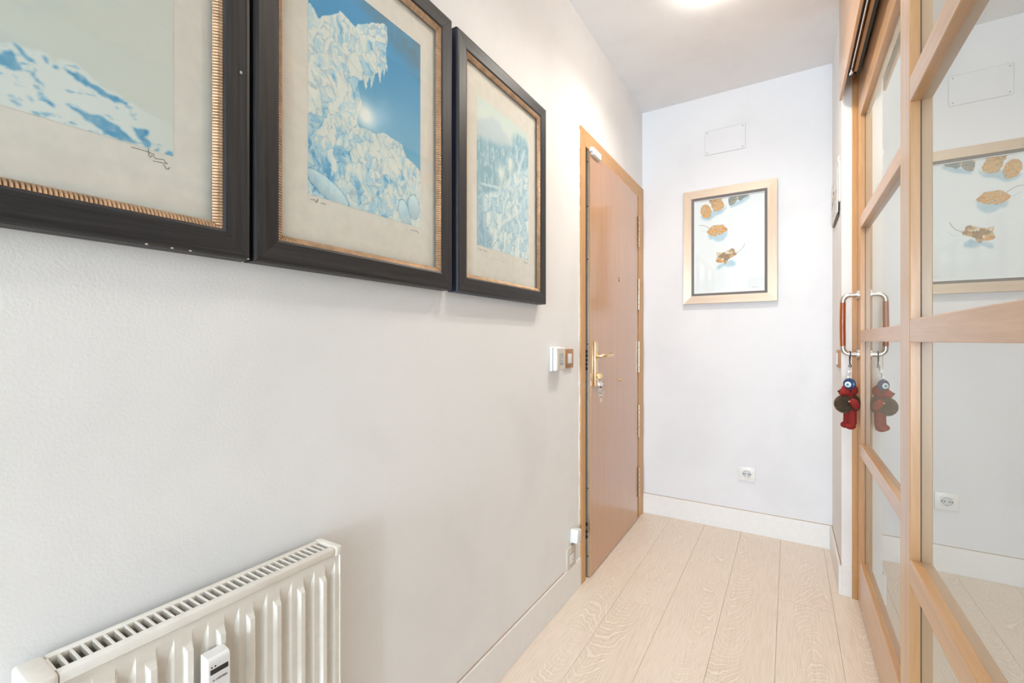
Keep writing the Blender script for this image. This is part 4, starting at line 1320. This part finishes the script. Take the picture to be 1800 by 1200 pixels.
def remeshed(name, bm, mat, parent, vox, smooth_it=4):
    me = bpy.data.meshes.new('tmp')
    bm.to_mesh(me); bm.free()
    t = bpy.data.objects.new('tmp', me)
    C.objects.link(t)
    md = t.modifiers.new('r', 'REMESH'); md.mode = 'VOXEL'; md.voxel_size = vox
    sm = t.modifiers.new('s', 'SMOOTH'); sm.iterations = smooth_it; sm.factor = .5
    dg = bpy.context.evaluated_depsgraph_get()
    me2 = bpy.data.meshes.new_from_object(t.evaluated_get(dg))
    bpy.data.objects.remove(t, do_unlink=True)
    bpy.data.meshes.remove(me)
    for p in me2.polygons: p.use_smooth = True
    me2.name = name
    return place(name, me2, mat, parent)


BROT = Matrix.Translation((bx_, by_, 0)) @ Matrix.Rotation(math.radians(24), 4, 'Z') @ Matrix.Translation((-bx_, -by_, 0))


def turn(bm):
    bmesh.ops.transform(bm, matrix=BROT, verts=bm.verts)
    return bm


bm = B()
ball(bm, (bx_ + .003, by_, .909), .0300, (.98, .95, .96))                 # head
ball(bm, (bx_ - .021, by_, .8995), .0170, (1.05, 1.0, .98))                # muzzle
cyl(bm, (bx_ + .002, by_, .9055), (bx_ - .021, by_, .8998), .0275, .0165, 18)
ball(bm, (bx_ + .002, by_ - .021, .931), .0095, (1, .7, 1))               # ears
ball(bm, (bx_ + .002, by_ + .021, .931), .0095, (1, .7, 1))
cyl(bm, (bx_ + .004, by_, .90), (bx_ + .004, by_, .84), .017, .022, 16)   # neck and trunk
ball(bm, (bx_ + .004, by_, .832), .024, (1, 1.1, 1.1))
for s in (-1, 1):
    cyl(bm, (bx_ + .005, by_ + s * .0150, .825), (bx_ + .004, by_ + s * .0165, .768), .0155, .0150, 18)  # legs
    ball(bm, (bx_ - .003, by_ + s * .0165, .7605), .0155, (1.30, .98, .92))                              # feet
bear = remeshed('body', turn(bm), M_KNIT, be, .0016, 4)
for s in (-1, 1):                                                          # arms, over the fur
    bm = B()
    ball(bm, (bx_ + .002, by_ + s * .0365, .856), .0160, (1.0, .70, 1.55), Matrix.Rotation(-.55, 3, 'Y'), 24, 14)
    obj('arm', turn(bm), M_KNIT, be, smooth=True)
obj('nose', turn(ball(B(), (bx_ - .0390, by_, .9030), .0045, (1, 1.2, .9), u=12, v=8)), M_BLACK, be, smooth=True)
for s in (-1, 1):
    obj('eye', turn(ball(B(), (bx_ - .0085, by_ + s * .0260, .9070), .0034, u=12, v=8)), M_BLACK, be, smooth=True)
# fur coat: a bulky body with short tufts
bm = B()
ball(bm, (bx_ - .015, by_ + .001, .8495), .0355, (1.0, .92, 1.0), u=32, v=20)
ball(bm, (bx_ + .010, by_, .854), .0345, (.80, .98, 1.02), u=32, v=20)
fur = remeshed('fur_coat', turn(bm), M_FUR, be, .002, 3)
rs = random.Random(11)
me = fur.data
bm = B()
polys = list(me.polygons)
cc = WL[fur.name]
for i in range(6500):
    p = polys[rs.randrange(len(polys))]
    c_ = Vector(p.center) + cc
    n_ = (Vector(p.normal) + Vector((rs.uniform(-.5, .5), rs.uniform(-.5, .5), rs.uniform(-.75, .15)))).normalized()
    s = n_.orthogonal().normalized() * .0006
    t = n_.cross(s).normalized() * .0006
    L_ = rs.uniform(.003, .0062)
    v = [bm.verts.new(c_ + s), bm.verts.new(c_ - s * .5 + t), bm.verts.new(c_ - s * .5 - t), bm.verts.new(c_ + n_ * L_)]
    bm.faces.new((v[0], v[1], v[3])); bm.faces.new((v[1], v[2], v[3])); bm.faces.new((v[2], v[0], v[3]))
o = obj('fur_tufts', bm, plain('fur_tips', (0.135, 0.088, 0.054), 0.75, grain=0.5), be)
o['kind'] = 'stuff'
bx('toggle', bx_ - .006, bx_ + .006, by_ - .0415, by_ - .037, .862, .868, plain('toggle_wood', (0.60, 0.36, 0.18), 0.5), be, 0.002, 2)
# blue eye bead, turned to the corridor
bc = Vector((bx_ - .001, by_ - .034, .9375))
nrm = Vector((-.42, -.9, .05)).normalized()
q = Vector((0, 0, 1)).rotation_difference(nrm).to_matrix()
bd = empty('eye_bead', bc, parent=be)
obj('bead', ball(B(), bc, .0228, (1, 1, .30), q, 28, 16), M_BLUE, bd, smooth=True)
e2 = bc + nrm * .0052 + Vector((-.0035, 0, -.003))
obj('bead_white', ball(B(), e2, .0118, (1, 1, .22), q, 24, 12), M_EYEW, bd, smooth=True)
obj('bead_blue', ball(B(), e2 + nrm * .0018, .0066, (1, 1, .22), q, 20, 10), M_EYEB, bd, smooth=True)
obj('bead_pupil', ball(B(), e2 + nrm * .0030, .0027, (1, 1, .3), q, 16, 8), M_BLACK, bd, smooth=True)
# loop, swivel and links up to the handle
sx_, sy_ = 0.2205, hy
bm = tube(B(), [(sx_ - .001, sy_ - .004, 1.030), (sx_ - .001, sy_ - .010, 1.050), (sx_, sy_ - .0115, 1.060), (sx_, sy_ - .006, 1.0695), (sx_, sy_ + .003, 1.0705), (sx_, sy_ + .0115, 1.062), (sx_ - .001, sy_ + .010, 1.048), (sx_ - .001, sy_ + .003, 1.028), (sx_, sy_ - .002, 1.012)], .0022, 8)
obj('strap', bm, plain('navy_cord', (0.02, 0.025, 0.05), 0.8), be, smooth=True)
pts = [Vector((sx_, sy_ - .002, 1.014)), Vector((bx_ - .001, by_ - .032, .960))]
for i in range(5):
    c_ = pts[0].lerp(pts[1], (i + .5) / 5)
    pl_ = (0, 2) if i % 2 == 0 else (1, 2)
    ring = arc(c_, .0048, 0, 2 * PI, 14, pl_)[:-1]
    ring = [(p[0], p[1], c_.z + (p[2] - c_.z) * 1.15) for p in ring]
    obj('chain_link', tube(B(), ring, .0011, 6, True), M_CHROME if i else M_BLACK, be, smooth=True)
obj('swivel', cyl(B(), (sx_, sy_ - .003, 1.004), (sx_, sy_ - .003, 1.016), .0034, n=12), M_CHROME, be)

# ------------------------------------------------------------------ ceiling downlights
for i, (x, y, nm) in enumerate(((-0.27, 2.0, 'round ceiling downlight above the entrance door'), (-0.14, 1.18, 'added unseen ceiling downlight brightening the black framed prints'), (0.9, -2.6, 'added ceiling downlight in the unseen room'))):  # prints and room downlights are added fill, out of view
    e = empty('downlight', (x, y, ZC), nm, 'downlight', 'ceiling downlights')
    bm = cyl(B(), (x, y, ZC - .008), (x, y, ZC), .052, .056, 40)
    obj('trim_ring', bm, M_WHITE, e)
    bm = cyl(B(), (x, y, ZC - .040), (x, y, ZC - .008), .040, .044, 32)
    obj('lens', bm, M_LAMP if i != 1 else M_LAMP2, e)
    sd_ = bpy.data.lights.new('lamp_light', 'SPOT')
    sd_.energy = SPOT_W * (0.92, 0.44, 0.2)[i] * 4
    sd_.color = WARM if i != 1 else AMBER
    sd_.spot_size = math.radians(150)
    sd_.spot_blend = 0.9
    sd_.shadow_soft_size = 0.03
    so = bpy.data.objects.new('lamp_light', sd_)
    C.objects.link(so)
    so.parent = e
    so.location = (0, 0, -0.045)
